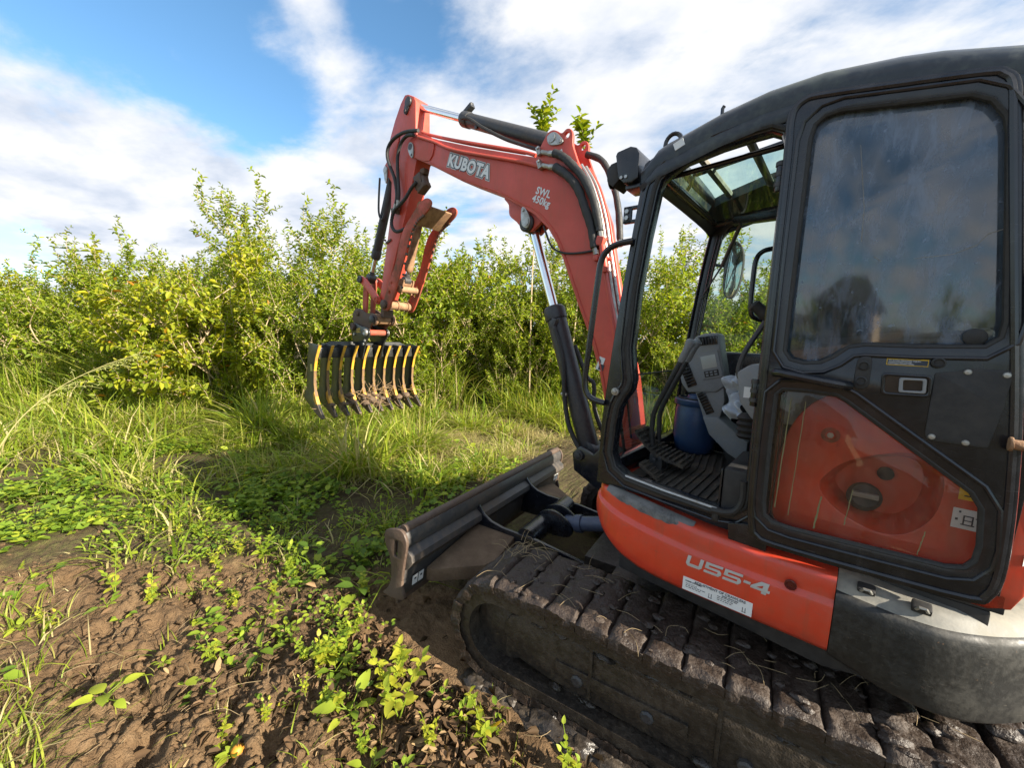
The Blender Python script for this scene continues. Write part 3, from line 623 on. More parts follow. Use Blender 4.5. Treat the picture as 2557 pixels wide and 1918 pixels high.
for k, (dy, dx) in enumerate(((.0, .0), (-.04, -.012), (-.085, -.02), (-.13, -.02))):
    mb = MB(); pth = [(1.262+dx, .02+dy, 2.742), (1.172+dx, .02+dy, 2.60), (1.095+dx, .02+dy, 2.40), (1.045+dx, .02+dy, 2.20), (.985+dx, .02+dy, 1.95), (.925+dx, .02+dy, 1.70), (.86+dx, .02+dy, 1.45), (.80+dx, .02+dy, 1.2)]
    mb.tube(smooth_path(pth, 5), .0115, 8); ob('hydraulic_pipe', mb, (M['zinc'] if k in (1, 2) else M['orange_boom']), boom, MU)
mb = MB(); mb.box((1.032, .045, 2.215), (.05, .05, .055), Matrix.Rotation(R(-15), 3, 'Y')); mb.cyl((1.02, .05, 2.19), (.985, .05, 2.02), .02, seg=12); mb.box((1.055, .04, 2.115), (.035, .05, .035)); mb.cyl((1.05, .04, 2.115), (.97, .01, 2.105), .014); ob('pipe_manifold', mb, M['orange_boom'], boom, MU, bev=.004)
mb = MB(); mb.tube(smooth_path([(1.52, .0, 2.385), (1.433, .03, 2.245), (1.362, .032, 2.19), (1.252, .034, 2.164), (1.10, .036, 2.165), (1.06, .03, 2.19)], 6), .0075, 8); ob('thin_hose', mb, M['hose'], boom, MU)
# lettering on the boom
sl = math.atan2(-(3.082-2.84), 2.574-2.02)
for body, off, ex_, yo, mt, nm in (('KUBOTA', .0185, .0004, .0265, M['silver'], 'sticker_border'), ('KUBOTA', .0118, .0004, .0275, M['decal_navy'], 'letter_outline'), ('KUBOTA', .0058, .0004, .0285, M['white'], 'letter')):
    text_ob('brand_'+nm, body, .125, side_matrix(2.300, yo-.004, 2.958, sl, MU), mt, boom, offset=off, extrude=ex_, spacing=1.10, shear=.0)
text_ob('load_lettering', 'SWL', .066, side_matrix(1.522, .0225, 2.607, sl-.02, MU), M['white'], boom, offset=.0020, spacing=1.08)
text_ob('load_lettering', '450kg', .066, side_matrix(1.538, .0225, 2.552, sl-.02, MU), M['white'], boom, offset=.0020, spacing=1.08)
mb = MB(); rr_ = Matrix.Rotation(R(-17), 3, 'Y'); mb.box((.992, .0215, 1.443), (.042, .002, .088), rr_); ds = ob('danger_sticker', mb, M['white'], boom, MU)
mb = MB(); mb.box((.984, .0232, 1.420), (.036, .001, .040), rr_); mb.box((1.000, .0232, 1.466), (.020, .001, .012), rr_); mb.box((.995, .0232, 1.458), (.010, .001, .022), Matrix.Rotation(R(30), 3, 'Y')); mb.box((1.004, .0232, 1.472), (.006, .001, .020), Matrix.Rotation(R(-50), 3, 'Y')); ob('pictogram', mb, M['decal_navy'], ds, MU)
mb = MB(); mb.box((1.385, .0275, 2.835), (.026, .002, .042), Matrix.Rotation(R(20), 3, 'Y')); ls = ob('lifting_sticker', mb, M['white'], boom, MU)
mb = MB(); mb.tube([(1.385+.006*math.cos(a*.7), .0288, 2.838+.011*math.sin(a*.7)) for a in range(9)], .0016, 5, closed=True); ob('hook_symbol', mb, M['decal_navy'], ls, MU)
# boom cylinder
def ram(name, a, b, frac, rb, rr, parent, y=YB, matb=None, rod_from_a=True):
    """hydraulic ram between two pins; the rod covers the first part"""
    A = Vector((a[0], y, a[1])); B = Vector((b[0], y, b[1])); m_ = A.lerp(B, frac)
    d_ = (B-A).normalized()
    mb = MB(); mb.cyl(m_, B-d_*.03, rb, seg=24); mb.cyl(m_-d_*.03, m_+d_*.05, rb*1.12, seg=24); mb.cyl(m_-d_*.05, m_-d_*.03, rb*.9, rb*1.1, seg=24); mb.cyl(B-Vector((0, rb*.9, 0)), B+Vector((0, rb*.9, 0)), rb*1.05, seg=20)
    o = ob(name, mb, matb or M['steel_dark'], parent, MU, bev=.003)
    mb = MB(); mb.cyl(A, m_, rr, seg=20); ob('piston_rod', mb, M['chrome'], o, MU)
    mb = MB(); mb.cyl(A-Vector((0, rb*.9, 0)), A+Vector((0, rb*.9, 0)), rr*1.7, seg=20); mb.cyl(A, A+d_*.07, rr*1.35, rr*1.1, seg=16); ob('rod_eye', mb, M['steel_dark'], o, MU)
    return o
rb = ram('boom_cylinder', (1.690, 2.432), (1.085, .815), .405, .072, .036, ex)
mb = MB(); mb.tube(smooth_path([(1.40, -.01, 1.69), (1.366, .0, 1.633), (1.299, .0, 1.452), (1.258, .0, 1.147), (1.205, .0, .967), (1.097, .0, .819), (.98, .0, .78), (.85, -.02, .80)], 6), .0165, 10); ob('cylinder_hose', mb, M['hose'], rb, MU)
mb = MB(); mb.box((1.395, -.01, 1.70), (.04, .04, .075), Matrix.Rotation(R(-20), 3, 'Y')); mb.cyl((1.39, 0, 1.68), (1.37, 0, 1.635), .015, seg=8); ob('hose_fitting', mb, M['steel_dark'], rb, MU, bev=.004)
mb = MB(); mb.tube(smooth_path([(1.31, -.17, 1.55), (1.20, -.18, 1.33), (1.14, -.18, 1.28), (1.12, -.18, 1.1), (1.02, -.18, .9)], 5), .016, 8); ob('cylinder_hose', mb, M['hose'], rb, MU)
mb = MB(); mb.box((1.27, .0, 1.205), (.05, .02, .02)); ob('hose_clip', mb, M['zinc'], rb, MU, bev=.003)
# swing post in front of the cab
mb = MB(); mb.prism([(.62, .62), (.95, .62), (1.12, .70), (1.14, .82), (1.08, .88), (.98, .84), (.93, .90), (.84, .94), (.74, .92), (.66, .80)], YB-.15, YB-.125); mb.prism([(.62, .62), (.95, .62), (1.12, .70), (1.14, .82), (1.08, .88), (.98, .84), (.93, .90), (.84, .94), (.74, .92), (.66, .80)], YB+.125, YB+.15); mb.box2((.62, YB-.13, .60), (.92, YB+.13, .72)); mb.cyl((.72, YB, .56), (.72, YB, .86), .11, seg=24)
sp = ob('swing_post', mb, M['black'], ex, MU, bev=.008)
for x, z in ((1.085, .815), (.81, .86)):
    mb = MB(); mb.cy(x, z, YB-.165, YB+.165, .034); mb.cy(x, z, YB+.165, YB+.175, .022, 6); ob('pin', mb, M['steel_dark'], sp, MU, bev=.003)

# ---------------------------------------------------------------- arm
arm_ol = [(3.235, 3.822), (3.185, 3.812), (3.095, 3.765), (3.066, 3.716), (3.060, 3.469), (2.985, 3.26), (3.045, 3.185), (3.10, 3.024), (3.166, 2.838), (3.322, 2.476), (3.48, 2.12), (3.575, 1.93), (3.60, 1.885), (3.645, 1.87), (3.685, 1.90), (3.672, 1.96), (3.640, 2.05), (3.566, 2.367), (3.500, 2.64), (3.467, 2.80), (3.455, 3.08), (3.50, 3.13), (3.545, 3.16), (3.595, 3.235), (3.58, 3.27), (3.536, 3.30), (3.483, 3.501), (3.401, 3.641), (3.30, 3.77)]
arm = plate('dipper_arm', [arm_ol, sm2([(3.30, 3.52), (3.345, 3.425), (3.385, 3.30), (3.37, 3.26), (3.325, 3.40)], 4)], YB-.085, YB+.08, M['orange_boom'], ex, MU, .006, label='orange dipper arm')
mb = MB(); mb.cy(3.165, 3.735, YB-.10, YB+.095, .034); mb.cy(3.165, 3.735, YB+.08, YB+.10, .045); mb.cy(3.205, 3.665, YB+.08, YB+.105, .018, 8); ob('pin', mb, M['steel_dark'], arm, MU, bev=.003)
plate('pin_keeper', [sm2([(3.205, 3.755), (3.165, 3.78), (3.125, 3.745), (3.175, 3.66), (3.205, 3.640), (3.232, 3.665)], 4)], YB+.081, YB+.095, M['steel_dark'], arm, MU, .002)
mb = MB(); mb.cy(3.545, 3.215, YB-.10, YB+.098, .034); ob('pin', mb, M['zinc'], arm, MU, bev=.003)
plate('pin_keeper', [sm2([(3.575, 3.215), (3.545, 3.255), (3.515, 3.215), (3.515, 3.13), (3.535, 3.085), (3.56, 3.13)], 4)], YB+.081, YB+.095, M['zinc'], arm, MU, .002)
ra = ram('arm_cylinder', (3.165, 3.735), (1.462, 2.945), .415, .056, .032, ex)
mb = MB(); mb.box((2.43, YB, 3.478), (.10, .05, .035), Matrix.Rotation(R(25), 3, 'Y')); mb.box((2.40, YB, 3.50), (.03, .03, .04)); mb.box((2.28, YB+.05, 3.275), (.03, .02, .03)); mb.box((2.12, YB+.05, 3.20), (.03, .02, .03)); ob('port_block', mb, M['steel_dark'], ra, MU, bev=.004)
mb = MB(); mb.tube(smooth_path([(2.46, YB+.055, 3.395), (2.36, YB+.062, 3.36), (2.18, YB+.066, 3.235), (1.95, YB+.066, 3.095), (1.80, YB+.06, 3.02), (1.62, YB+.05, 2.935), (1.5, YB+.05, 2.88)], 6), .014, 8); ob('cylinder_hose', mb, M['hose'], ra, MU)
rk = ram('bucket_cylinder', (3.975, 2.185), (3.545, 3.19), .24, .046, .024, ex)
mb = MB(); mb.tube(smooth_path([(3.70, YB+.06, 3.18), (3.71, YB+.065, 3.0), (3.715, YB+.065, 2.86), (3.70, YB+.06, 2.79), (3.66, YB+.055, 2.76), (3.63, YB+.05, 2.82)], 5), .011, 8); ob('cylinder_pipe', mb, M['steel_dark'], rk, MU)
for pth, rr in (([(2.938, .05, 3.402), (3.10, .055, 3.435), (3.222, .055, 3.442), (3.35, .05, 3.425), (3.432, .045, 3.375), (3.448, .04, 3.30), (3.40, .04, 3.20), (3.325, .04, 3.08), (3.288, .04, 2.95), (3.29, .04, 2.87), (3.32, .035, 2.80)], .0165), ([(2.998, .055, 3.378), (3.10, .06, 3.395), (3.20, .055, 3.355), (3.258, .05, 3.25), (3.26, .045, 3.09), (3.242, .045, 2.93), (3.262, .04, 2.82)], .0155)):
    mb = MB(); mb.tube(smooth_path(pth, 6), rr, 10); h = ob('arm_hose', mb, M['hose'], arm, MU)
    a, b = Vector(pth[-1]), Vector(pth[-2]); dvec = (a-b).normalized(); mb = MB(); mb.cyl(a-dvec*.04, a+dvec*.04, .019, seg=8); ob('hose_fitting', mb, M['zinc'], h, MU)
mb = MB(); pts = smooth_path([(2.985, .03, 2.975), (3.05, .04, 2.93), (3.124, .05, 2.855), (3.22, .055, 2.80), (3.304, .055, 2.765), (3.352, .055, 2.675), (3.325, .055, 2.60), (3.256, .05, 2.565), (3.15, .04, 2.58)], 8); mb.tube(pts, [.0175 if i % 2 else .0145 for i in range(len(pts))], 10); ob('spiral_hose', mb, M['hose'], arm, MU)
mb = MB(); mb.box((2.985, YB+.06, 2.99), (.10, .10, .13), Matrix.Rotation(R(18), 3, 'Y')); mb.box((2.94, YB+.07, 2.93), (.12, .08, .05), Matrix.Rotation(R(30), 3, 'Y')); mb.cyl((2.93, YB+.09, 3.02), (2.88, YB+.09, 2.93), .018); mb.box((2.96, YB+.05, 3.08), (.06, .06, .05)); ob('valve_block', mb, M['link'], arm, MU, bev=.005)
mb = MB(); mb.box((3.32, .012, 2.80), (.07, .03, .10), Matrix.Rotation(R(-15), 3, 'Y')); mb.box((3.375, .01, 2.79), (.04, .05, .04)); ob('hose_bracket', mb, M['link'], arm, MU, bev=.004)
mb = MB(); mb.box((3.50, -.005, 2.51), (.10, .012, .022), Matrix.Rotation(R(15), 3, 'Y')); mb.cyl((3.545, -.002, 2.525), (3.59, -.002, 2.54), .010, seg=8); ob('clip', mb, M['link'], arm, MU, bev=.002)
# thumb: two side plates, bridge plate, cylinder and pivots
th_ol = sm2([(2.725, 2.748), (2.775, 2.788), (2.86, 2.782), (2.955, 2.722), (3.032, 2.66), (3.139, 2.57), (3.215, 2.436), (3.268, 2.273), (3.365, 2.12), (3.47, 1.93), (3.515, 1.885), (3.505, 1.825), (3.44, 1.80), (3.375, 1.84), (3.27, 2.012), (3.157, 2.238), (3.071, 2.419), (3.005, 2.545), (2.90, 2.615), (2.828, 2.652), (2.745, 2.70)], 3)
thumb = empty('thumb', (0, 0, 0)); thumb.parent = ex
for y0, y1, mt in ((.045, .062, M['orange_rust']), (-.255, -.238, M['orange_rust'])):
    tp = plate('thumb_plate', [th_ol, circ(3.375, 1.985, .02, 12), circ(3.335, 2.075, .013, 10)], y0, y1, mt, thumb, MU, .003)
    mb = MB()
    for k in range(14):
        a = k/13; x = 2.84+.33*a; z = 2.648-.10*a-.52*a*a*a; mb.box((x, (y0+y1)/2, z), (.022, .020, .022), Matrix.Rotation(R(30+30*a), 3, 'Y'))
    ob('serrated_edge', mb, M['link'], tp, MU, bev=.003)
mb = MB(); mb.add([(2.79, .045, 2.735), (2.965, .045, 2.60), (2.965, -.238, 2.60), (2.79, -.238, 2.735), (2.78, .045, 2.72), (2.955, .045, 2.585), (2.955, -.238, 2.585), (2.78, -.238, 2.72)], [(0, 1, 2, 3), (7, 6, 5, 4), (0, 4, 5, 1), (1, 5, 6, 2), (2, 6, 7, 3), (3, 7, 4, 0)]); ob('bridge_plate', mb, M['tan'], thumb, MU, bev=.002)
tcy = ram('thumb_cylinder', (3.305, 2.115), (3.05, 2.80), .20, .040, .024, thumb, matb=M['tan'])
mb = MB(); mb.cyl((3.315, YB-.075, 2.09), (3.315, YB+.075, 2.09), .036, seg=18); mb.cyl((3.30, YB-.125, 2.025), (3.30, YB+.10, 2.025), .034, seg=18)
for s in (-1, 1): mb.box((3.305, YB+s*.06, 2.055), (.06, .016, .15), Matrix.Rotation(R(-15), 3, 'Y'))
ob('clevis', mb, M['tan'], thumb, MU, bev=.003)
mb = MB(); mb.cyl((3.452, -.25, 1.862), (3.452, .055, 1.862), .042, seg=20)
for y in (-.20, -.08, .02): mb.cyl((3.452, y-.008, 1.862), (3.452, y+.008, 1.862), .052, seg=20)
ob('pivot_tube', mb, M['tan'], thumb, MU, bev=.003)
mb = MB(); mb.lathe((3.455, .06, 1.868), (0, 1, 0), [(.045, 0), (.045, .03), (.036, .036), (.0, .036)], 20); ob('pivot_cap', mb, M['link'], thumb, MU)
# bucket links
for y0, y1 in ((.0, .022), (-.20, -.178)):
    lk = sm2([(4.055, 2.16), (4.02, 2.195), (3.97, 2.185), (3.88, 2.135), (3.77, 2.045), (3.66, 1.965), (3.625, 1.92), (3.645, 1.88), (3.69, 1.88), (3.79, 1.955), (3.89, 2.04), (4.00, 2.105), (4.045, 2.125)], 3)
    l_ = plate('side_link', [lk], y0, y1, M['orange_boom'], ex, MU, .003)
    for x, z, r_ in ((4.01, 2.155, .040), (3.668, 1.925, .034)):
        mb = MB(); yy = y1 if y1 > 0 else y0; s = 1 if y1 > 0 else -1; mb.lathe((x, yy, z), (0, s, 0), [(r_, -.005), (r_, .02), (r_*.6, .024), (r_*.55, .018), (.0, .018)], 20); ob('link_pin', mb, M['steel_dark'] if x > 3.9 else M['orange_rust'], l_, MU)
for y in (-.055, -.15):
    plate('bucket_link', [sm2([(4.06, 2.155), (4.02, 2.19), (3.975, 2.16), (3.985, 2.0), (4.01, 1.80), (4.045, 1.765), (4.085, 1.80), (4.075, 2.0)], 4)], y-.012, y+.012, M['orange_rust'], ex, MU, .003)
mb = MB(); mb.cyl((4.01, -.20, 2.155), (4.01, .02, 2.155), .030); ob('link_pin', mb, M['steel_dark'], ex, MU)
# quick hitch
hitch = empty('quick_hitch', (0, 0, 0)); hitch.parent = ex
for y0, y1 in ((.0, .018), (-.205, -.187)):
    hp_ = sm2([(4.185, 1.80), (4.12, 1.838), (4.03, 1.832), (3.92, 1.79), (3.80, 1.785), (3.715, 1.765), (3.69, 1.715), (3.72, 1.665), (3.80, 1.655), (3.86, 1.58), (3.92, 1.56), (3.98, 1.62), (4.10, 1.635), (4.165, 1.66), (4.205, 1.73)], 3)
    plate('hitch_plate', [hp_], y0, y1, M['link'], hitch, MU, .004)
for x, z, r_, y1, mt in ((4.075, 1.785, .032, .03, M['link']), (3.765, 1.714, .045, .04, M['steel_dark'])):
    mb = MB(); mb.lathe((x, .015, z), (0, 1, 0), [(r_, 0), (r_, y1-.015), (r_*.7, y1-.008), (.0, y1-.008)], 18); ob('hitch_pin', mb, mt, hitch, MU)
mb = MB(); mb.cyl((3.765, -.19, 1.714), (3.765, .0, 1.714), .05, seg=18); mb.cyl((3.765, -.235, 1.714), (3.765, -.20, 1.714), .062, seg=18); mb.cyl((3.765, -.02, 1.714), (3.765, .012, 1.714), .062, seg=18); mb.box((3.765, -.10, 1.745), (.09, .11, .07)); ob('hitch_barrel', mb, M['tan'], hitch, MU, bev=.004)
mb = MB(); mb.box((4.0, -.093, 1.72), (.28, .15, .10)); mb.box((3.66, -.093, 1.81), (.06, .12, .14)); ob('hitch_body', mb, M['link'], hitch, MU, bev=.008)
# ---------------------------------------------------------------- cab
outer_f = [(.540, .985), (.535, 1.277), (.512, 1.553), (.489, 1.777), (.460, 2.024), (.434, 2.225), (.418, 2.275), (.385, 2.292), (.30, 2.312), (.17, 2.345), (.043, 2.365), (-.095, 2.370), (-.095, 1.5), (-.095, .985), (.2, .985)]
inner_f = [(.40, 1.050), (.45, 1.080), (.470, 1.134), (.464, 1.25), (.454, 1.323), (.435, 1.367), (.410, 1.406), (.404, 1.447), (.414, 1.507), (.423, 1.573), (.420, 1.64), (.413, 1.797), (.39, 2.0), (.366, 2.158), (.356, 2.192), (.330, 2.214), (.279, 2.238), (.164, 2.258), (.077, 2.266), (.022, 2.268), (-.006, 2.252), (-.016, 2.215), (-.016, 1.80), (-.016, 1.12), (-.012, 1.06), (.02, 1.028), (.06, 1.022), (.25, 1.035)]
cabf = plate('cab', [outer_f, inner_f], .79, .855, M['black'], ex, MU, .014, label='black cab frame')
seal_in = offset_poly(inner_f, .012)
mb = MB(); mb.tube([(x, .852, z) for x, z in offset_poly(inner_f, .018)], .010, 8, closed=True); ob('door_seal', mb, M['rubber'], cabf, MU)
mb = MB(); mb.tube([(x, .856, z) for x, z in offset_poly(inner_f, .046)], .0055, 8, closed=True); ob('seal_lip', mb, M['black'], cabf, MU)
# inner faces of the pillars and the right hand side of the cab
outer_r = [(.540, .985), (.535, 1.277), (.512, 1.553), (.489, 1.777), (.460, 2.024), (.434, 2.225), (.418, 2.275), (.30, 2.31), (.043, 2.36), (-.30, 2.34), (-.50, 2.28), (-.60, 2.12), (-.62, 1.5), (-.62, .985)]
win_r = [(.455, 1.56), (.43, 1.78), (.40, 2.02), (.372, 2.18), (.33, 2.235), (.05, 2.28), (-.03, 2.25), (-.04, 1.60), (.0, 1.56)]
win_r2 = rounded([(-.10, 1.56), (-.56, 1.56), (-.54, 2.18), (-.45, 2.27), (-.10, 2.28)], .05)
rs = plate('right_side_frame', [outer_r, win_r, win_r2], -.15, -.095, M['black'], cabf, MU, .012)
for wl in (win_r, win_r2): plate('side_window', [offset_poly(wl, .008)], -.126, -.121, M['glass_front'], rs, MU, .0005)
mb = MB()
for k in range(3): mb.tube(smooth_path([(.528-.004*k, -.088+.0*k, 1.05), (.512, -.088, 1.45), (.486, -.088, 1.72), (.452, -.088, 2.02), (.425, -.088, 2.2)], 4), .006, 6) if k == 0 else mb.tube(smooth_path([(.505-.018*k, -.09, 1.05), (.490-.018*k, -.09, 1.45), (.462-.018*k, -.09, 1.72), (.430-.018*k, -.09, 2.02), (.40-.016*k, -.09, 2.2)], 4), .005, 6)
ob('window_track', mb, M['black'], rs, MU)
# front window frame: lower glass, header, sill
mb = MB(); mb.box2((.50, -.10, .985), (.545, .80, 1.07)); mb.tube([(.425, -.10, 2.27), (.425, .80, 2.27)], .032, 10); ob('front_frame', mb, M['black'], cabf, MU, bev=.006)
mb = MB(); n = 10
def fg(u, v): return (.525-.016*v-.004*math.cos((u-.5)*3), .785-.86*u, 1.075+.37*v)
mb.grid(fg, n, 4); ob('lower_windscreen', mb, M['glass_front'], cabf, MU)
mb = MB(); mb.tube([fg(0, 0), fg(0, 1)], .006, 6); mb.tube([fg(i/9, 1) for i in range(10)], .004, 6); ob('windscreen_edge', mb, M['rubber'], cabf, MU)
mb = MB(); mb.tube(smooth_path([(.55, .55, 1.05), (.548, .62, 1.20), (.54, .68, 1.32), (.535, .70, 1.40)], 6), .007, 6); mb.tube([(.545, .50, 1.12), (.535, .66, 1.47)], .005, 6); ob('wiper', mb, M['rubber'], cabf, MU)
# roof shell with a hatch opening
def roof_edge(x): return float(np.interp(x, [-.62, -.50, -.30, -.095, .043, .17, .30, .385, .43], [2.16, 2.265, 2.325, 2.350, 2.345, 2.322, 2.285, 2.262, 2.232]))
xs = [.435, .425, .405, .38, .35, .30, .24, .17, .10, .043, -.01, -.095, -.18, -.26, -.34, -.42, -.50, -.56, -.60, -.62]
pr = [(.860, -.02), (.866, .0), (.862, .022), (.848, .042), (.820, .062), (.775, .080), (.70, .094), (.60, .102), (.38, .108), (.15, .102), (.06, .094), (-.01, .080), (-.055, .062), (-.088, .042), (-.108, .022), (-.116, .0), (-.112, -.02)]
V = []; nx, ny = len(xs), len(pr)
for x in xs:
    e = roof_edge(x); fr_ = min(1, max(.25, (.437-x)/.06)) if x > .37 else min(1, max(.25, (x+.635)/.08))
    for y, h in pr: V.append((x, y, e+h*fr_ if h > 0 else e+h))
nb = len(V); V2 = [(x, y+(.018 if y > .4 else -.018)*0, z-.045) for x, y, z in V]
skip = lambda i, j: 2 < i < 10 and 5 < j < 10
fs = []; cells = [(i, j) for i in range(nx-1) for j in range(ny-1) if not skip(i, j)]
S_ = set(cells)
for i, j in cells:
    q = (i*ny+j, (i+1)*ny+j, (i+1)*ny+j+1, i*ny+j+1); fs.append(q); fs.append(tuple(k+nb for k in q[::-1]))
    for (di, dj), (a, b) in (((-1, 0), (3, 0)), ((1, 0), (1, 2)), ((0, -1), (0, 1)), ((0, 1), (2, 3))):
        if (i+di, j+dj) not in S_: fs.append((q[b], q[a], q[a]+nb, q[b]+nb))
mb = MB(); mb.add(V+V2, fs); roof = ob('roof', mb, M['black_dusty'], cabf, MU, ang=50, label='dusty black cab roof')
# windscreen pushed up under the roof, and the guard above the hatch
mb = MB(); mb.add([(.385, .735, 2.243), (.385, -.02, 2.243), (.0, -.02, 2.262), (.0, .735, 2.262)], [(0, 1, 2, 3)]); ob('raised_windscreen', mb, M['glass_roof'], roof, MU)
mb = MB(); mb.tube([(.385, .74, 2.240), (.385, -.03, 2.240)], .013, 8); mb.tube([(.385, -.025, 2.240), (.0, -.025, 2.262)], .016, 8); mb.tube([(.385, .738, 2.240), (.0, .738, 2.262)], .010, 8); mb.box2((.30, -.05, 2.225), (.02, .0, 2.262)); ob('windscreen_frame', mb, M['black'], roof, MU, bev=.003)
mb = MB()
for y in (.42,): mb.box((.16, y, 2.385), (.44, .034, .014), Matrix.Rotation(R(8), 3, 'Y'))
ob('hatch_guard', mb, M['black_dusty'], roof, MU, bev=.004)
mb = MB()
for x, z in ((.31, 2.355), (.14, 2.38)): mb.tube([(x, .74, z), (x, .05, z)], .016, 8)
ob('guard_bar', mb, M['grey_light'], roof, MU)  # pale grey stands in for sunlight on the dark bars
mb = MB(); pts = [(.345+.030*math.cos(a), .80, 2.335+.036*math.sin(a)) for a in np.linspace(-.3, math.pi+.3, 12)]; mb.tube(pts, .008, 8); ob('lifting_eye', mb, M['black'], roof, MU)
mb = MB(); mb.box((.300, .866, 2.298), (.035, .003, .026), Matrix.Rotation(R(22), 3, 'Y')); ob('lifting_sticker', mb, M['white'], roof, MU)
mb = MB(); mb.tube([(.185, .80, 2.36), (.185, .80, 2.408), (.180, .80, 2.415)], .006, 6); ob('roof_peg', mb, M['black'], roof, MU)
# work light on the front of the roof
wl = empty('work_light', (0, 0, 0)); wl.parent = ex
mb = MB(); mb.prism([(.475, 2.245), (.475, 2.335), (.49, 2.362), (.515, 2.372), (.572, 2.364), (.578, 2.350), (.560, 2.262), (.535, 2.235), (.50, 2.232)], .66, .80); ob('light_hood', mb, M['black'], wl, MU, bev=.006)
mb = MB(); mb.prism([(.562, 2.262), (.575, 2.335), (.605, 2.330), (.625, 2.305), (.618, 2.262), (.59, 2.235)], .675, .785); ob('lamp_housing', mb, M['black_matt'], wl, MU, bev=.006)
mb = MB(); mb.lathe((.618, .73, 2.284), (1, 0, .1), [(.036, 0), (.036, .006), (.030, .010), (.0, .012)], 20); ob('lamp_lens', mb, M['bulb'], wl, MU)
mb = MB(); mb.box2((.44, .68, 2.215), (.535, .78, 2.232)); mb.box2((.43, .70, 2.19), (.47, .76, 2.24)); ob('light_bracket', mb, M['black'], wl, MU, bev=.004)
for x in (.545, .525):
    mb = MB(); mb.cyl((x, .80, 2.258), (x, .806, 2.258), .007, seg=6); ob('bolt', mb, M['zinc'], wl, MU)
mb = MB(); mb.box2((.525, .79, 2.075), (.490, .80, 2.140)); mb.box2((.525, .78, 2.128), (.455, .80, 2.140)); mb.box2((.525, .78, 2.075), (.455, .80, 2.087)); br = ob('mirror_bracket', mb, M['black'], ex, MU, bev=.002)
for z in (2.095, 2.120):
    mb = MB(); mb.cyl((.509, .80, z), (.509, .808, z), .009, seg=6); ob('bolt', mb, M['zinc'], br, MU)
mb = MB(); mb.tube(smooth_path([(.445, .865, 1.985), (.50, .875, 1.978), (.545, .878, 1.958), (.570, .878, 1.915), (.580, .878, 1.83), (.594, .878, 1.66), (.606, .878, 1.50), (.610, .878, 1.42), (.598, .876, 1.372), (.570, .872, 1.348), (.52, .862, 1.338)], 5), .0125, 10); ob('grab_rail', mb, M['black'], ex, MU, label='bent grab rail on the front pillar')
mb = MB(); mb.cyl((.475, .855, 1.392), (.475, .868, 1.392), .016, seg=16); mb.cyl((.475, .868, 1.392), (.475, .874, 1.392), .008, seg=10); ob('door_striker', mb, M['zinc'], cabf, MU, bev=.002)
# rear quarter of the cab behind the opened door
q_o = [(-.09, .99), (-.60, .99), (-.615, 1.5), (-.59, 2.10), (-.50, 2.25), (-.30, 2.32), (-.09, 2.345)]
q_w = rounded([(-.135, 1.56), (-.57, 1.56), (-.55, 2.06), (-.46, 2.20), (-.145, 2.26)], .05)
q_l = rounded([(-.10, 1.02), (-.58, 1.02), (-.58, 1.49), (-.10, 1.49)], .04)
qf = plate('rear_quarter_frame', [q_o, q_w, q_l], .815, .835, M['black'], cabf, MU, .005)
plate('quarter_window', [offset_poly(q_w, .006)], .822, .826, M['glass_door'], qf, MU, .0005)
mb = MB(); mb.tube([(x, .838, z) for x, z in offset_poly(q_w, -.010)], .011, 8, closed=True); ob('window_seal', mb, M['grey_light'], qf, MU)
plate('pale_strip', [sm2([(-.118, 2.19), (-.138, 2.19), (-.150, 2.05), (-.152, 1.80), (-.155, 1.665), (-.172, 1.640), (-.215, 1.636), (-.30, 1.650), (-.40, 1.662), (-.495, 1.668), (-.495, 1.638), (-.40, 1.632), (-.27, 1.626), (-.19, 1.606), (-.145, 1.612), (-.126, 1.645), (-.120, 1.80), (-.116, 2.05)], 3)], .853, .858, paint('pale_strip_paint', (.80, .85, .82), .7, (.6, .64, .6), .5, 9), qf, MU, .001)  # pale L-shaped strip set behind the door glass
mb = MB(); mb.box2((-.60, -.10, 1.5), (-.63, .80, 2.25)); mb.box2((-.10, -.09, 1.49), (-.60, .80, 1.53)); ob('rear_wall', mb, M['black_matt'], cabf, MU, bev=.004)
# seat
mb = MB(); mb.box((-.18, .36, 1.36), (.42, .44, .14)); st_ = ob('seat', mb, M['black_matt'], ex, MU, bev=.04, seg=3)
mb = MB(); mb.box((-.40, .36, 1.66), (.12, .44, .56), Matrix.Rotation(R(-10), 3, 'Y')); ob('backrest', mb, M['black_matt'], st_, MU, bev=.04, seg=3)
# sill details
mb = MB(); mb.tube([(.41, .848, 1.046), (.25, .850, 1.030), (.06, .852, 1.018)], .006, 6); ob('sill_edge', mb, M['zinc'], cabf, MU)
mb = MB(); mb.prism([(-.03, 1.0), (.02, .985), (.012, .925), (-.10, .925), (-.10, 1.0)], .80, .868); ob('sill_gusset', mb, M['black'], cabf, MU, bev=.004)
mb = MB(); mb.tube(smooth_path([(-.012, .852, 1.14), (-.016, .856, 1.08), (.0, .860, 1.035), (.03, .862, 1.018), (.075, .860, 1.012)], 5), .011, 8); ob('sill_hose', mb, M['rubber'], cabf, MU)
mb = MB(); mb.box((.062, .858, .998), (.022, .012, .045)); ob('sill_clip', mb, M['rubber'], cabf, MU, bev=.004)

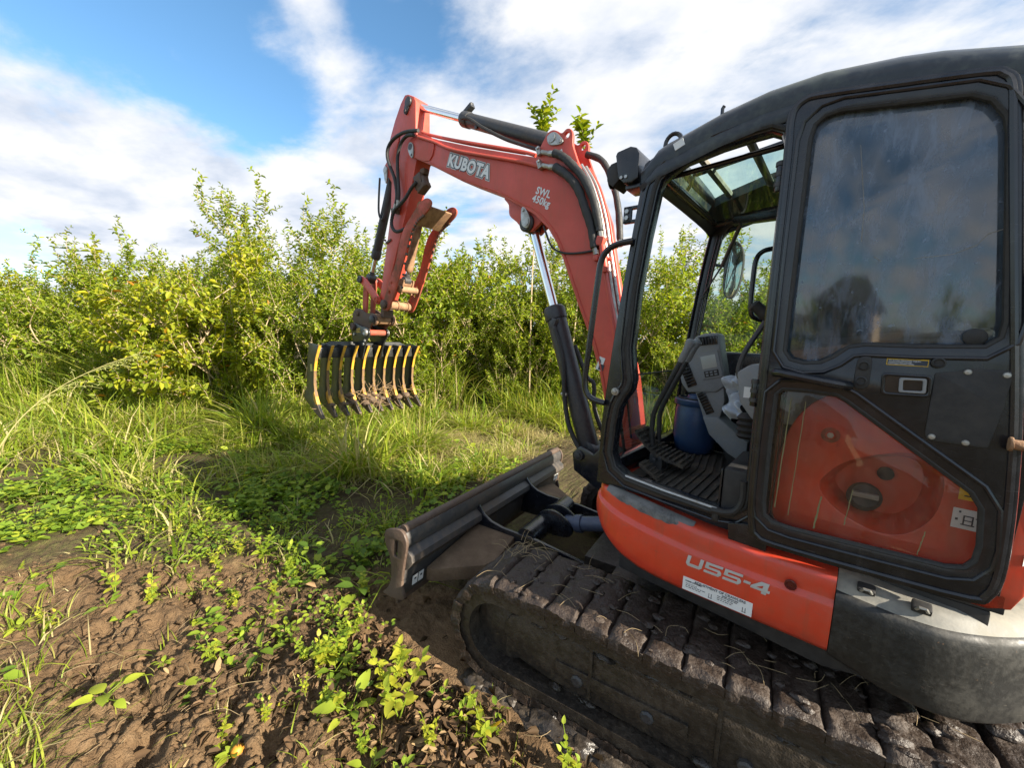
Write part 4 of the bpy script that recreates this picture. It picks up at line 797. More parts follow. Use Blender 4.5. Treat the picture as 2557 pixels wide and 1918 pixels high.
# ---------------------------------------------------------------- open door (its inner face is seen)
d_o = sm2([(-.024, 2.15), (-.021, 2.262), (-.031, 2.302), (-.058, 2.324), (-.10, 2.326), (-.26, 2.300), (-.415, 2.272), (-.450, 2.255), (-.470, 2.222), (-.483, 2.13), (-.525, 1.80), (-.564, 1.485), (-.580, 1.31), (-.588, 1.17), (-.588, 1.06), (-.575, 1.005), (-.54, .978), (-.35, .966), (-.12, .960), (-.065, .975), (-.043, 1.02), (-.033, 1.2), (-.027, 1.7)], 3)
d_l = [(-.095, 1.472), (-.15, 1.474), (-.225, 1.470), (-.249, 1.456), (-.38, 1.357), (-.508, 1.261), (-.529, 1.225), (-.537, 1.13), (-.534, 1.09), (-.520, 1.066), (-.490, 1.056), (-.35, 1.049), (-.158, 1.041), (-.110, 1.045), (-.088, 1.062), (-.082, 1.10), (-.079, 1.30), (-.080, 1.455)]
d_u = [(-.087, 2.200), (-.094, 2.236), (-.115, 2.254), (-.150, 2.258), (-.27, 2.237), (-.395, 2.216), (-.429, 2.194), (-.455, 2.152), (-.463, 2.117), (-.490, 1.88), (-.512, 1.680), (-.509, 1.645), (-.487, 1.623), (-.37, 1.618), (-.27, 1.618), (-.235, 1.610), (-.205, 1.580), (-.178, 1.562), (-.140, 1.557), (-.105, 1.565), (-.088, 1.590), (-.087, 1.88)]
door = plate('door', [d_o, d_l, d_u], .868, .902, M['black'], ex, MU, .007, label='black cab door swung fully open against the body')
plate('upper_window', [offset_poly(d_u, .008)], .878, .883, M['glass_door'], door, MU, .0005, label='dark dusty upper door window with painted bluish sky haze')
plate('lower_window', [offset_poly(d_l, .008)], .878, .883, M['glass_low'], door, MU, .0005, label='streaked lower door window')
for wl_ in (d_u, d_l):
    mb = MB(); mb.tube([(x, .894, z) for x, z in offset_poly(wl_, .003)], .0085, 8, closed=True); ob('window_seal', mb, M['rubber'], door, MU)
    mb = MB(); mb.tube([(x, .9015, z) for x, z in offset_poly(wl_, .030)], .0060, 8, closed=True); ob('pressed_rim', mb, M['black'], door, MU)
mb = MB(); mb.tube([(x, .899, z) for x, z in offset_poly(d_o, -.016)], .0085, 8, closed=True); ob('pressed_rim', mb, M['black'], door, MU)
mb = MB(); mb.tube([(-.072, .915, 1.522), (-.085, .93, 1.524), (-.16, .938, 1.513), (-.235, .93, 1.502), (-.248, .912, 1.50)], .0135, 10); ob('pull_handle', mb, M['black'], door, MU)
plate('knob_plate', [sm2([(-.258, 1.565), (-.262, 1.58), (-.275, 1.586), (-.288, 1.578), (-.290, 1.53), (-.288, 1.503), (-.273, 1.494), (-.258, 1.505)], 4)], .901, .909, M['black_matt'], door, MU, .003)
for x, z in ((-.273, 1.560), (-.272, 1.517), (-.414, 1.578)):
    mb = MB(); mb.lathe((x, .905, z), (0, 1, 0), [(.0135, 0), (.0135, .006), (.010, .008), (.008, .005), (.0, .005)], 18); ob('rubber_plug', mb, M['rubber'], door, MU)
lt = plate('latch_surround', [rounded([(-.312, 1.545), (-.408, 1.545), (-.411, 1.488), (-.316, 1.484)], .012), rounded([(-.320, 1.537), (-.400, 1.538), (-.403, 1.495), (-.323, 1.492)], .008)], .900, .910, M['black'], door, MU, .003)
mb = MB(); mb.box2((-.318, .902, 1.49), (-.405, .9035, 1.54)); ob('latch_recess', mb, M['bulb'], lt, MU)
plate('latch_lever', [rounded([(-.347, 1.534), (-.398, 1.536), (-.400, 1.497), (-.349, 1.495)], .006), rounded([(-.355, 1.528), (-.391, 1.530), (-.393, 1.503), (-.357, 1.501)], .004)], .905, .914, M['grey_plastic'], lt, MU, .002)
cv = plate('cover_plate', [rounded([(-.411, 1.553), (-.452, 1.560), (-.466, 1.569), (-.538, 1.567), (-.532, 1.47), (-.520, 1.377), (-.417, 1.378), (-.411, 1.392)], .008)], .9015, .9055, M['black_matt'], door, MU, .0015)
for x, z in ((-.466, 1.559), (-.528, 1.557), (-.424, 1.388), (-.483, 1.384)):
    mb = MB(); mb.lathe((x, .9055, z), (0, 1, 0), [(.0075, 0), (.006, .0025), (.0, .003)], 12); ob('rivet', mb, M['zinc'], cv, MU)
mb = MB(); mb.box2((-.318, .9022, 1.566), (-.397, .9034, 1.590)); cs = ob('caution_sticker', mb, M['yellow'], door, MU, label='yellow and navy caution sticker')
mb = MB(); mb.box2((-.3195, .9034, 1.5675), (-.3955, .9042, 1.5812)); ob('sticker_field', mb, M['decal_navy'], cs, MU)
text_ob('caution_text', 'CAUTION', .0085, side_matrix(-.360, .9046, 1.5853, 0, MU), M['decal_navy'], cs, spacing=1.25)
for k, tx in enumerate(('TO AVOID PERSONAL INJURY', 'ALWAYS KEEP DOOR', 'LATCHED WHEN OPEN.')): text_ob('caution_text', tx, .0046, side_matrix(-.3215, .9049, 1.5782-.0043*k, 0, MU), M['white'], cs, align='LEFT')
mb = MB(); mb.lathe((-.470, .885, 1.645), (0, 1, 0), [(.021, 0), (.021, .005), (.016, .008), (.0, .008)], 20); ob('window_stop', mb, M['rubber'], door, MU)
for z in (2.12, 1.45):
    mb = MB(); mb.cyl((-.018, .872, z-.045), (-.018, .872, z+.045), .012, seg=12); mb.box((-.034, .876, z), (.030, .012, .07)); hg = ob('hinge', mb, M['black'], door, MU, bev=.003)
    mb = MB()
    for k in range(3): mb.cyl((-.018, .872, z-.03+.03*k), (-.018, .872, z-.018+.03*k), .0145, seg=12)
    ob('hinge_knuckle', mb, M['steel_dark'], hg, MU)
mb = MB(); mb.cyl((-.580, .905, 1.395), (-.552, .912, 1.397), .012, seg=12); mb.cyl((-.555, .912, 1.397), (-.548, .912, 1.397), .017, seg=14); mb.cyl((-.580, .905, 1.395), (-.592, .900, 1.395), .016, seg=12); ob('door_catch', mb, M['tan'], door, MU, bev=.003)
mb = MB(); mb.add([(-.20, .884, 2.16), (-.201, .884, 2.16), (-.212, .884, 2.08), (-.2135, .884, 2.08), (-.226, .884, 1.99), (-.2275, .884, 1.99), (-.230, .884, 1.90), (-.2315, .884, 1.90)], [(0, 2, 3, 1), (2, 4, 5, 3), (4, 6, 7, 5)]); mb.add([(-.500, .884, 1.905), (-.500, .884, 1.9035), (-.462, .884, 1.893), (-.462, .884, 1.8905), (-.447, .884, 1.868), (-.447, .884, 1.8655), (-.41, .884, 1.850), (-.41, .884, 1.8485), (-.34, .884, 1.845), (-.34, .884, 1.8442)], [(0, 1, 3, 2), (2, 3, 5, 4), (4, 5, 7, 6), (6, 7, 9, 8)]); mb.add([(-.262, .884, 1.857), (-.262, .884, 1.8555), (-.278, .884, 1.843), (-.278, .884, 1.8418)], [(0, 1, 3, 2)])
ob('scratch', mb, M['grey_light'], door, MU)
mb = MB(); random.seed(21)
for xx_, z0, z1, wd in ((-.118, 1.445, 1.09, .006), (-.155, 1.44, 1.075, .005), (-.083, 1.42, 1.10, .003), (-.222, 1.16, 1.055, .010), (-.290, 1.20, 1.09, .005), (-.445, 1.13, 1.06, .005)):
    n = 16; L_ = []; R_ = []
    for k in range(n):
        u = k/(n-1); z = z0+(z1-z0)*u; c_ = xx_+.008*u+.0015*mnoise.noise(Vector((u*9, xx_*50, 0))); h_ = wd*.5*(.35+.65*abs(mnoise.noise(Vector((u*7, xx_*90, 4)))))
        L_.append((c_+h_, .8842, z)); R_.append((c_-h_, .8842, z))
    mb.add(L_+R_, [(k, k+1, n+k+1, n+k) for k in range(n-1)])
ob('mud_streak', mb, plain('olive_streak', (.20, .18, .085), .9), door, MU)
# ---------------------------------------------------------------- cab interior
mb = MB(); mb.box2((-.62, -.10, .93), (.51, .80, .985)); fl = ob('cab_floor', mb, M['black_matt'], ex, MU, bev=.004)
mb = MB(); mb.box2((.03, -.06, .985), (.47, .79, .997))
for k in range(11):
    x = .40-.034*k; mb.box((x, .56, 1.0), (.011, .40, .012))
    mb.box((x+.03, .20, 1.0), (.011, .30, .010), Matrix.Rotation(R(10), 3, 'Z'))
ob('floor_mat', mb, M['mat'], fl, MU, bev=.002)
mb = MB(); mb.box2((-.07, .50, .985), (.055, .83, 1.165)); sb = ob('seat_base', mb, M['black_matt'], ex, MU, bev=.008)
mb = MB(); mb.box2((.058, .80, 1.0), (.064, .832, 1.16)); ob('base_edge', mb, M['black'], sb, MU, bev=.002)
# pedals and travel levers
for y in (.52, .43):
    pd = empty('pedal', (0, 0, 0)); pd.parent = ex
    pts = smooth_path([(.505, 0, 1.175), (.455, 0, 1.125), (.40, 0, 1.085), (.34, 0, 1.068), (.27, 0, 1.055)], 3); n = len(pts)
    mb = MB(); vs = []
    for p in pts:
        for dy, dz in ((-.038, 0), (.038, 0), (.038, -.014), (-.038, -.014)): vs.append((p.x, y+dy, p.z+dz))
    mb.add(vs, [(4*i+k, 4*i+(k+1) % 4, 4*i+4+(k+1) % 4, 4*i+4+k) for i in range(n-1) for k in range(4)]+[(0, 1, 2, 3), (4*n-1, 4*n-2, 4*n-3, 4*n-4)])
    pl = ob('foot_plate', mb, M['mat'], pd, MU, bev=.002)
    mb = MB()
    for i in range(1, n-1):
        p = pts[i]; tg = (pts[i+1]-pts[i-1]).normalized(); an = math.atan2(-tg.z, tg.x); mb.box((p.x, y, p.z+.006), (.010, .072, .012), Matrix.Rotation(an, 3, 'Y'))
    ob('tread_rib', mb, M['mat'], pd, MU, bev=.002)
    mb = MB(); mb.box((.40, y, 1.03), (.06, .045, .09)); mb.cyl((.40, y-.05, 1.055), (.40, y+.05, 1.055), .009, seg=10); mb.cyl((.375, y-.045, 1.065), (.375, y+.045, 1.065), .009, seg=10); ob('pedal_pivot', mb, M['steel_dark'], pd, MU, bev=.003)
    lv = MB(); lv.tube(smooth_path([(.43, y, 1.10), (.437, y, 1.20), (.432, y, 1.275), (.384, y, 1.40), (.325, y, 1.54)], 5), .0115, 10); lo = ob('travel_lever', lv, M['black_matt'], ex, MU)
    mb = MB(); mb.lathe((.335, y, 1.515), (-.40, 0, 1), [(.012, 0), (.016, .015), (.016, .070), (.020, .085), (.022, .100), (.013, .110), (.0, .112)], 14); ob('lever_grip', mb, M['grey_plastic'], lo, MU)
mb = MB(); mb.add([(.42, .69, 1.065), (.42, .61, 1.065), (.33, .61, 1.01), (.33, .69, 1.01), (.42, .69, 1.05), (.42, .61, 1.05), (.33, .61, .995), (.33, .69, .995)], [(0, 1, 2, 3), (7, 6, 5, 4), (0, 4, 5, 1), (1, 5, 6, 2), (2, 6, 7, 3), (3, 7, 4, 0)])
for k in range(5): mb.box((.405-.018*k, .65, 1.062-.011*k), (.006, .075, .008))
ob('foot_rest', mb, M['mat'], ex, MU, bev=.002)
# console: grey column with vents and display, turned towards the operator
con = empty('console', (0, 0, 0)); con.parent = ex
def cbox(name, pts_xz, y0, y1, mat, par=con, bev=.008):
    m_ = MB(); m_.prism(pts_xz, y0, y1); return ob(name, m_, mat, par, MU, bev=bev)
cbox('display_head', [(.345, 1.632), (.300, 1.650), (.249, 1.656), (.236, 1.64), (.222, 1.565), (.200, 1.47), (.186, 1.412), (.225, 1.372), (.355, 1.356), (.388, 1.40), (.400, 1.442), (.375, 1.52)], .19, .31, M['grey_plastic'], bev=.012)
cbox('column', [(.322, 1.365), (.196, 1.40), (.186, 1.33), (.200, 1.245), (.272, 1.238)], .20, .300, M['grey_plastic'])
cbox('base_foot', [(.275, 1.248), (.206, 1.256), (.14, 1.21), (.07, 1.160), (.07, 1.05), (.150, 1.09), (.238, 1.165)], .19, .312, M['grey_plastic'], bev=.010)
cbox('column_post', [(.25, 1.20), (.08, 1.20), (.06, .99), (.16, .99)], .08, .19, M['black_matt'])
def vent(c, ang, w_, h_, n, horiz=False):
    rm = Matrix.Rotation(ang, 3, 'Y'); m_ = MB(); m_.box(c, (w_, .006, h_), rm); v_ = ob('air_vent', m_, M['bulb'], con, MU, bev=.003)
    for k in range(n):
        f = (k+.5)/n-.5
        p = Vector(c)+rm @ Vector((0, .004, f*h_*.92) if not horiz else (f*w_*.92, .004, 0)); m_ = MB(); m_.box(p, (w_*.86, .010, .0045) if not horiz else (.0045, .010, h_*.84), rm @ Matrix.Rotation(R(35 if not horiz else 0), 3, 'X')); ob('louvre', m_, M['black_matt'], v_, MU)
vent((.283, .3115, 1.617), R(8), .084, .042, 6, True)
vent((.357, .3115, 1.442), R(26), .046, .115, 7)
vent((.268, .3015, 1.315), R(29), .040, .110, 7)
rm = Matrix.Rotation(R(16), 3, 'Y'); mb = MB(); mb.box((.262, .311, 1.500), (.092, .012, .128), rm); ds_ = ob('display_bezel', mb, M['grey_plastic'], con, MU, bev=.005)
mb = MB(); mb.box((.268, .3175, 1.516), (.066, .004, .062), rm); ob('display_screen', mb, M['screen'], ds_, MU, bev=.002)
mb = MB(); mb.box((.251, .3175, 1.462), (.064, .004, .030), rm); ob('button_panel', mb, M['black_matt'], ds_, MU, bev=.002)
for k in range(6):
    mb = MB(); p = Vector((.251, .320, 1.462))+rm @ Vector(((k % 3-1)*.019, 0, (k//3-.5)*.013)); mb.box(p, (.012, .003, .008), rm); ob('button', mb, M['grey_plastic'], ds_, MU, bev=.001)
# left control box with joystick, bellows
mb = MB(); mb.prism([(.075, 1.50), (.03, 1.535), (-.20, 1.54), (-.20, 1.33), (.01, 1.33), (.055, 1.39)], .52, .70); cb = ob('control_box', mb, M['grey_plastic'], ex, MU, bev=.014)
mb = MB(); mb.lathe((.03, .58, 1.235), (.05, 0, 1), [(.034, 0), (.046, .012), (.034, .022), (.046, .036), (.034, .046), (.046, .060), (.034, .070), (.044, .084), (.030, .10)], 20); ob('bellows', mb, M['rubber'], cb, MU, ang=60)
mb = MB(); mb.tube(smooth_path([(.06, .62, 1.45), (.085, .61, 1.50), (.07, .60, 1.58), (.025, .58, 1.68), (.01, .58, 1.72)], 6), .010, 8); jl = ob('control_lever', mb, M['steel_dark'], cb, MU)
mb = MB(); mb.lathe((.012, .58, 1.715), (.75, .1, .65), [(.014, -.02), (.022, .0), (.024, .02), (.021, .05), (.024, .062), (.016, .072), (.0, .074)], 14); ob('lever_grip', mb, M['black_matt'], jl, MU)
mb = MB(); mb.box((.028, .702, 1.43), (.030, .002, .040)); ob('sticker', mb, M['white'], cb, MU)
# strut, right hand mirror, grab handle
mb = MB(); mb.cyl((.255, .02, 2.215), (.345, -.07, 2.03), .010, seg=10); gs = ob('gas_strut', mb, M['steel_dark'], ex, MU)
mb = MB(); mb.cyl((.345, -.07, 2.03), (.435, -.085, 1.87), .005, seg=8); mb.lathe((.437, -.088, 1.865), (0, 1, 0), [(.011, 0), (.011, .02), (.0, .02)], 10); ob('strut_rod', mb, M['steel_dark'], gs, MU)
mo = sm2([(.335, 2.185), (.29, 2.16), (.268, 2.08), (.275, 1.95), (.30, 1.875), (.33, 1.865), (.358, 1.90), (.368, 2.02), (.362, 2.14)], 4)
mr = plate('rear_view_mirror', [mo], -.235, -.200, M['black_matt'], ex, MU, .008)
plate('mirror_glass', [offset_poly(mo, -.006)], -.1998, -.1985, M['mirror'], mr, MU, .0004)
mb = MB(); mb.tube([(.36, -.22, 2.05), (.42, -.20, 2.06), (.45, -.15, 2.05)], .009, 8); ob('mirror_arm', mb, M['black'], mr, MU)
mb = MB(); mb.tube(smooth_path([(.10, -.085, 2.10), (.155, -.06, 2.085), (.182, -.05, 2.04), (.186, -.05, 1.92), (.182, -.05, 1.79), (.160, -.06, 1.745), (.10, -.085, 1.73)], 6), .0125, 10); ob('grab_handle', mb, M['black'], ex, MU)
# ================================================================== RAKE, barrel, cloth
M['rake_worn'] = paint('worn_tan_edge', (.14, .08, .04), .6, (.34, .19, .03), .6, 25, var=.2, bumpn=.3)
rake = empty('stick_rake', tuple(MU @ Vector((3.95, YB, 1.2))), 'black ten-tine rake with yellow edges hanging from the end of the digger arm', 'rake')
RO = rake.location.copy()
MR = Matrix.Translation(-RO) @ MU
t_ol = [(3.905, 1.420), (3.990, 1.283), (4.030, 1.15), (4.042, 1.02), (4.030, .94), (4.005, .875), (3.955, .79), (3.845, .672), (3.880, .655), (3.985, .695), (4.13, .75), (4.285, .825), (4.290, .865), (4.235, .935), (4.210, 1.05), (4.190, 1.224), (4.165, 1.36), (4.155, 1.440)]
t_e = [(3.905, 1.420), (3.990, 1.283), (4.030, 1.15), (4.042, 1.02), (4.030, .94), (4.005, .875)]
ty = [.527-.1365*k for k in range(10)]
tine_mesh = edge_mesh = tip_mesh = wear_mesh = None
for k, y in enumerate(ty):
    if k == 0:
        t0_ = plate('tine', [t_ol], y-.0125, y+.0125, M['rake_black'], rake, MR, .003)
        mb = MB(); e2 = [(x-.0015, z) for x, z in t_e]; e3 = [(x+.010, z+.003) for x, z in t_e[::-1]]
        mb.prism(e2+e3, y-.0133, y+.0133); te = ob('painted_edge', mb, M['rake_yellow'], t0_, MR)
        mb = MB(); mb.prism([(4.0275, 1.15), (4.0395, 1.02), (4.0275, .94), (4.0025, .875), (4.013, .875), (4.041, .94), (4.053, 1.02), (4.041, 1.15)], y-.0138, y+.0138); tb = ob('bare_edge', mb, M['rake_worn'], t0_, MR)
        mb = MB(); mb.prism([(4.002, .869), (3.952, .785), (3.841, .668), (3.882, .651), (3.987, .691), (4.06, .72), (4.05, .80)], y-.015, y+.015); tt = ob('worn_tip', mb, M['rake_tip'], t0_, MR, bev=.004)
        mb = MB(); mb.prism([(4.028, .93), (4.002, .872), (3.96, .80), (4.00, .79), (4.05, .84), (4.06, .90)], y-.018, y+.018); tw = ob('wear_cap', mb, M['rake_yellow'], t0_, MR, bev=.004)
        src = (t0_, te, tb, tt, tw)
    else:
        par = None
        for s_ in src:
            c_ = s_.copy(); col.objects.link(c_)
            if par is None: par = c_; c_.parent = rake; c_.location = MU.to_3x3() @ Vector((0, y-ty[0], 0))
            else: c_.parent = par
mb = MB(); mb.prismx([(-.075, 1.30), (.075, 1.30), (.075, 1.40), (-.075, 1.40)], 0, .01)  # profile only
mb = MB(); mb.box2((4.02, ty[-1], 1.285), (4.11, ty[0], 1.395)); ob('cross_beam', mb, M['rake_black'], rake, MR, bev=.008)
plate('back_plate', [[(-.70, 1.39), (.52, 1.39), (.34, 1.462), (-.52, 1.462)]], 4.05, 4.066, M['rake_black'], rake, MR, .003, axis='x')
for y in (.022, -.205):
    e_ = plate('ear', [sm2([(4.17, 1.655), (4.10, 1.672), (3.95, 1.635), (3.85, 1.625), (3.80, 1.585), (3.81, 1.53), (3.87, 1.47), (3.92, 1.36), (3.955, 1.275), (4.02, 1.285), (4.14, 1.42), (4.20, 1.58)], 3)], y, y+.018, M['rake_black'], rake, MR, .003)
    for x, z, r_, mt in ((4.140, 1.630, .042, M['link']), (3.862, 1.570, .040, M['zinc'])):
        mb = MB(); s = 1 if y > 0 else -1; yy = y+.018 if s > 0 else y; mb.lathe((x, yy, z), (0, s, 0), [(r_, 0), (r_, .022), (r_*.72, .028), (r_*.6, .022), (.0, .022)], 20); ob('pin_collar', mb, mt, e_, MR)
mb = MB(); mb.box((4.03, .0415, 1.59), (.075, .002, .045), Matrix.Rotation(R(6), 3, 'Y')); pt = ob('maker_plate', mb, M['yellow'], rake, MR)
mb = MB(); mb.box((4.03, .0428, 1.59), (.065, .001, .035), Matrix.Rotation(R(6), 3, 'Y')); ob('plate_field', mb, M['rake_black'], pt, MR)
mb = MB()
for k in range(3): mb.box((4.03, .0436, 1.60-.010*k), (.045-.008*k, .001, .0035), Matrix.Rotation(R(6), 3, 'Y'))
ob('plate_text', mb, M['yellow'], pt, MR)
for x, z, r_ in ((3.862, 1.570, .034), (4.140, 1.630, .030)):
    mb = MB(); mb.cyl((x, -.22, z), (x, .05, z), r_, seg=18); ob('ear_pin', mb, M['orange_rust'], rake, MR)
mb = MB()
for x, z in ((3.885, 1.48), (3.915, 1.44), (4.115, 1.545)): mb.lathe((x, .04, z), (0, 1, 0), [(.016, 0), (.016, .012), (.0, .012)], 6)
ob('bolt', mb, M['zinc'], rake, MR)
mb = MB(); mb.box((4.09, ty[0]+.0135, 1.18), (.045, .002, .075), Matrix.Rotation(R(6), 3, 'Y')); ob('sticker', mb, paint('yellow_green_sticker', (.52, .50, .12), .6, (.2, .2, .1), .4, 30), rake, MR)
# soil and roots caught between the tines
mb = MB(); random.seed(31)
for k in range(30): lump(mb, (random.uniform(3.90, 4.06), random.gauss(-.12, .22), random.uniform(.74, .86)), random.uniform(.018, .048), k*1.9+7, 7, .7)
so_ = ob('caught_soil', mb, M['mud_brown'], rake, MR, ang=60); so_['kind'] = 'stuff'
mb = MB()
for k in range(110):
    c_ = Vector((random.uniform(3.88, 4.05), random.gauss(-.13, .25), random.uniform(.72, .93))); d_ = Vector((random.gauss(0, .6), random.gauss(0, 1), random.gauss(0, .7))).normalized()*random.uniform(.06, .24); mb.tube(smooth_path([c_, c_+d_*.5+Vector((0, 0, random.uniform(-.03, .03))), c_+d_], 2), random.uniform(.0012, .0028), 4)
rt_ = ob('caught_roots', mb, paint('dry_root', (.30, .20, .11), .9, (.18, .12, .06), .6, 20), rake, MR); rt_['kind'] = 'stuff'

# blue barrel and cloth in the cab
bl_c = MU @ Vector((.372, .03, .998)); barrel = empty('plastic_barrel', tuple(bl_c), 'small blue lidded plastic barrel on the cab floor beside the console', 'barrel')
mb = MB(); mb.lathe((0, 0, 0), (0, 0, 1), [(.085, 0), (.100, .015), (.112, .08), (.115, .16), (.112, .24), (.100, .275)], 32); ob('barrel_body', mb, M['blue'], barrel, ang=50)
mb = MB(); mb.lathe((0, 0, .265), (0, 0, 1), [(.118, 0), (.122, .008), (.122, .028), (.112, .034), (.100, .030), (.060, .030), (.055, .052), (.030, .056), (.0, .056)], 32); ob('lid', mb, M['blue'], barrel, ang=40)
mb = MB(); mb.tube([(.10*math.cos(a), .10*math.sin(a), .302) for a in np.linspace(0, 2*math.pi, 28)[:-1]], .005, 6, closed=True); ob('lid_ring', mb, M['black_matt'], barrel)
random.seed(2)
cl_ = MB()
def clf(u, v):
    fold = .016*math.sin(u*12+v*5)+.012*math.sin(v*19-u*7)
    x = .150-.09*u+.012*math.sin(v*11); y = .44+.10*u+fold
    return (x+fold*.5, y+.02*math.sin(v*9), 1.475-.19*v+.03*u-.03*abs(u-.5)+fold*.5)
cl_.grid(clf, 24, 30); co_ = ob('cloth_rag', cl_, M['cloth'], None, MU, ang=80)
tag(co_, 'crumpled pale grey-blue cloth thrown over the control box in the cab', 'cloth')
# ================================================================== GROUND
def _h(ix, iy, s):
    n = (ix*374761393+iy*668265263+s*974634541) & 0xffffffff
    n = ((n ^ (n >> 13))*1274126177) & 0xffffffff
    return ((n ^ (n >> 16)) & 0xffff)/65535.0
def vn(x, y, s=0):
    ix = np.floor(x).astype(np.int64); iy = np.floor(y).astype(np.int64); fx = x-ix; fy = y-iy
    u = fx*fx*fx*(fx*(fx*6-15)+10); v = fy*fy*fy*(fy*(fy*6-15)+10)
    def g(a, b):
        an = _h(ix+a, iy+b, s)*2*np.pi; return np.cos(an)*(fx-a)+np.sin(an)*(fy-b)
    return ((g(0, 0)*(1-u)+g(1, 0)*u)*(1-v)+(g(0, 1)*(1-u)+g(1, 1)*u)*v)*1.4
def fb(x, y, s=0, o=4, r=.5):
    t_ = 0; a = 1.0; k = 1.0
    for i in range(o): t_ = t_+a*vn(x*k+i*13.7, y*k-i*7.1, s+i); a *= r; k *= 2.03
    return t_
def wor(x, y, s=0):
    ix = np.floor(x).astype(np.int64); iy = np.floor(y).astype(np.int64); d1 = np.full(x.shape, 9.0); d2 = np.full(x.shape, 9.0); idv = np.zeros(x.shape)
    for a in (-1, 0, 1):
        for b in (-1, 0, 1):
            px = ix+a+_h(ix+a, iy+b, s); py = iy+b+_h(ix+a, iy+b, s+51); d = np.hypot(px-x, py-y); r_ = _h(ix+a, iy+b, s+99)
            n_ = d < d1; d2 = np.where(n_, d1, np.minimum(d2, d)); idv = np.where(n_, r_, idv); d1 = np.where(n_, d, d1)
    return d1, d2, idv
def sstep(x, a, b): t_ = np.clip((x-a)/(b-a), 0, 1); return t_*t_*(3-2*t_)
LINE = np.array([(22, 1.0), (14, .6), (10.4, .5), (8.2, -.7), (6.5, -2.5), (4.9, -4.5), (3.2, -5.6), (1.0, -6.3), (-1.5, -7.4), (-6, -9.5)])
def behind(x, y):
    """signed distance to the bush line, positive behind it"""
    best = np.full(np.shape(x), 1e9); sg = np.zeros(np.shape(x))
    for a, b in zip(LINE, LINE[1:]):
        d = b-a; L2 = d @ d; t_ = np.clip(((x-a[0])*d[0]+(y-a[1])*d[1])/L2, 0, 1); px = a[0]+t_*d[0]; py = a[1]+t_*d[1]; q = np.hypot(x-px, y-py)
        cr = d[0]*(y-a[1])-d[1]*(x-a[0]); s_ = np.where(cr > 0, 1.0, -1.0)
        m_ = q < best; best = np.where(m_, q, best); sg = np.where(m_, s_, sg)
    return best*sg
def mud_mask(x, y):
    """1 where the soil is bare: the churned strip at the left of the machine and the patch cleared by the rake"""
    ln = (x-2.2)*(2.1-.72)/(4.75-2.2)+.72
    m1 = sstep(y-ln+.35*fb(x*1.1, y*1.1, 5, 3)-.05, -.15, .22)*sstep(x, .2, .5)
    m3 = 1-sstep(np.hypot((x-4.5)/1.1, (y+3.3)/.7)+.3*fb(x*1.3, y*1.3, 8, 2), .65, 1.05)
    return np.clip(np.maximum(m1, m3), 0, 1)*(1-sstep(x, 5.0, 6.2))
def dents(x, y):
    rng = np.random.RandomState(4); z = np.zeros(np.shape(x))
    lst = [(2.35, 1.86, .30, .07), (2.05, 1.90, .22, .06), (2.15, 1.70, .26, .06), (1.80, 1.75, .30, .08), (1.95, 1.60, .2, .05), (2.6, 1.72, .18, .05), (2.75, 1.52, .2, .05), (1.62, 1.62, .22, .06), (2.3, 1.45, .16, .05), (3.1, 1.55, .15, .05), (1.9, 2.02, .2, .06), (2.55, 2.0, .2, .06), (2.9, 1.8, .16, .05), (2.05, 1.42, .16, .05)]
    for cx, cy, a, b in lst:
        an = R(-33)+rng.uniform(-.35, .35); u = (x-cx)*math.cos(an)+(y-cy)*math.sin(an); v = -(x-cx)*math.sin(an)+(y-cy)*math.cos(an)
        w_ = fb(x*9, y*9, 60, 2)*.25; e = np.hypot(u/a, v/b)+w_; z = z-rng.uniform(.022, .042)*(1-sstep(e, .55, 1.05))+.012*np.exp(-((e-1.2)/.22)**2)
    return z
def ground_h(x, y):
    x = np.asarray(x, dtype=float); y = np.asarray(y, dtype=float); m = mud_mask(x, y)
    z = .035*fb(x*.55, y*.55, 1, 3)+.012*fb(x*2.3, y*2.3, 2, 3)
    wx = x+.035*fb(x*7, y*7, 11, 2); wy = y+.035*fb(x*7+9, y*7, 12, 2)
    ca, sa = math.cos(-.55), math.sin(-.55); u = wx*ca+wy*sa; v = -wx*sa+wy*ca
    a1, a2, ai = wor(u*6.5, v*8.5, 21); b1, b2, bi = wor(u*15, v*19, 22); c1, c2, ci = wor(wx*38, wy*44, 23)
    cl = .034*sstep(a2-a1, .0, .22)*(ai-.4)+.020*sstep(b2-b1, .0, .25)*(bi-.25)+.010*sstep(c2-c1, 0, .35)*ci
    rough = .022*fb(x*3.6, y*4.2, 30, 5, .55)
    z = z+(cl+rough+dents(x, y))*(.55+.45*m)+.010*fb(x*16, y*16, 31, 3)*(1-.3*m)
    near = np.maximum(np.abs(y)-1.06, np.abs(x)-1.32); flat = sstep(near, 0, .25)          # pressed flat under the tracks
    fade = 1-sstep(np.hypot(x, y), 30, 80)
    z = (z*flat+(-.006)*(1-flat))*fade
    z = z+.02*np.exp(-((np.abs(y)-1.09)/.05)**2)*(np.abs(x) < 1.3)*(1+fb(x*9, y*9, 77, 2))
    return z
def axis(lo, hi, st, far, g):
    a = list(np.arange(lo, hi, st)); d = st; p = a[-1]
    while p < far: d *= g; p += d; a.append(p)
    d = st; p = a[0]; pre = []
    while p > -far: d *= g; p -= d; pre.append(p)
    return np.array(pre[::-1]+a)
gx = axis(.35, 4.0, .010, 420, 1.045); gy = axis(.45, 2.40, .010, 420, 1.045)
X, Y = np.meshgrid(gx, gy, indexing='ij'); Z = ground_h(X, Y)
nx, ny = X.shape; idx = np.arange(nx*ny).reshape(nx, ny)
F = np.stack([idx[:-1, :-1], idx[1:, :-1], idx[1:, 1:], idx[:-1, 1:]], -1).reshape(-1, 4)
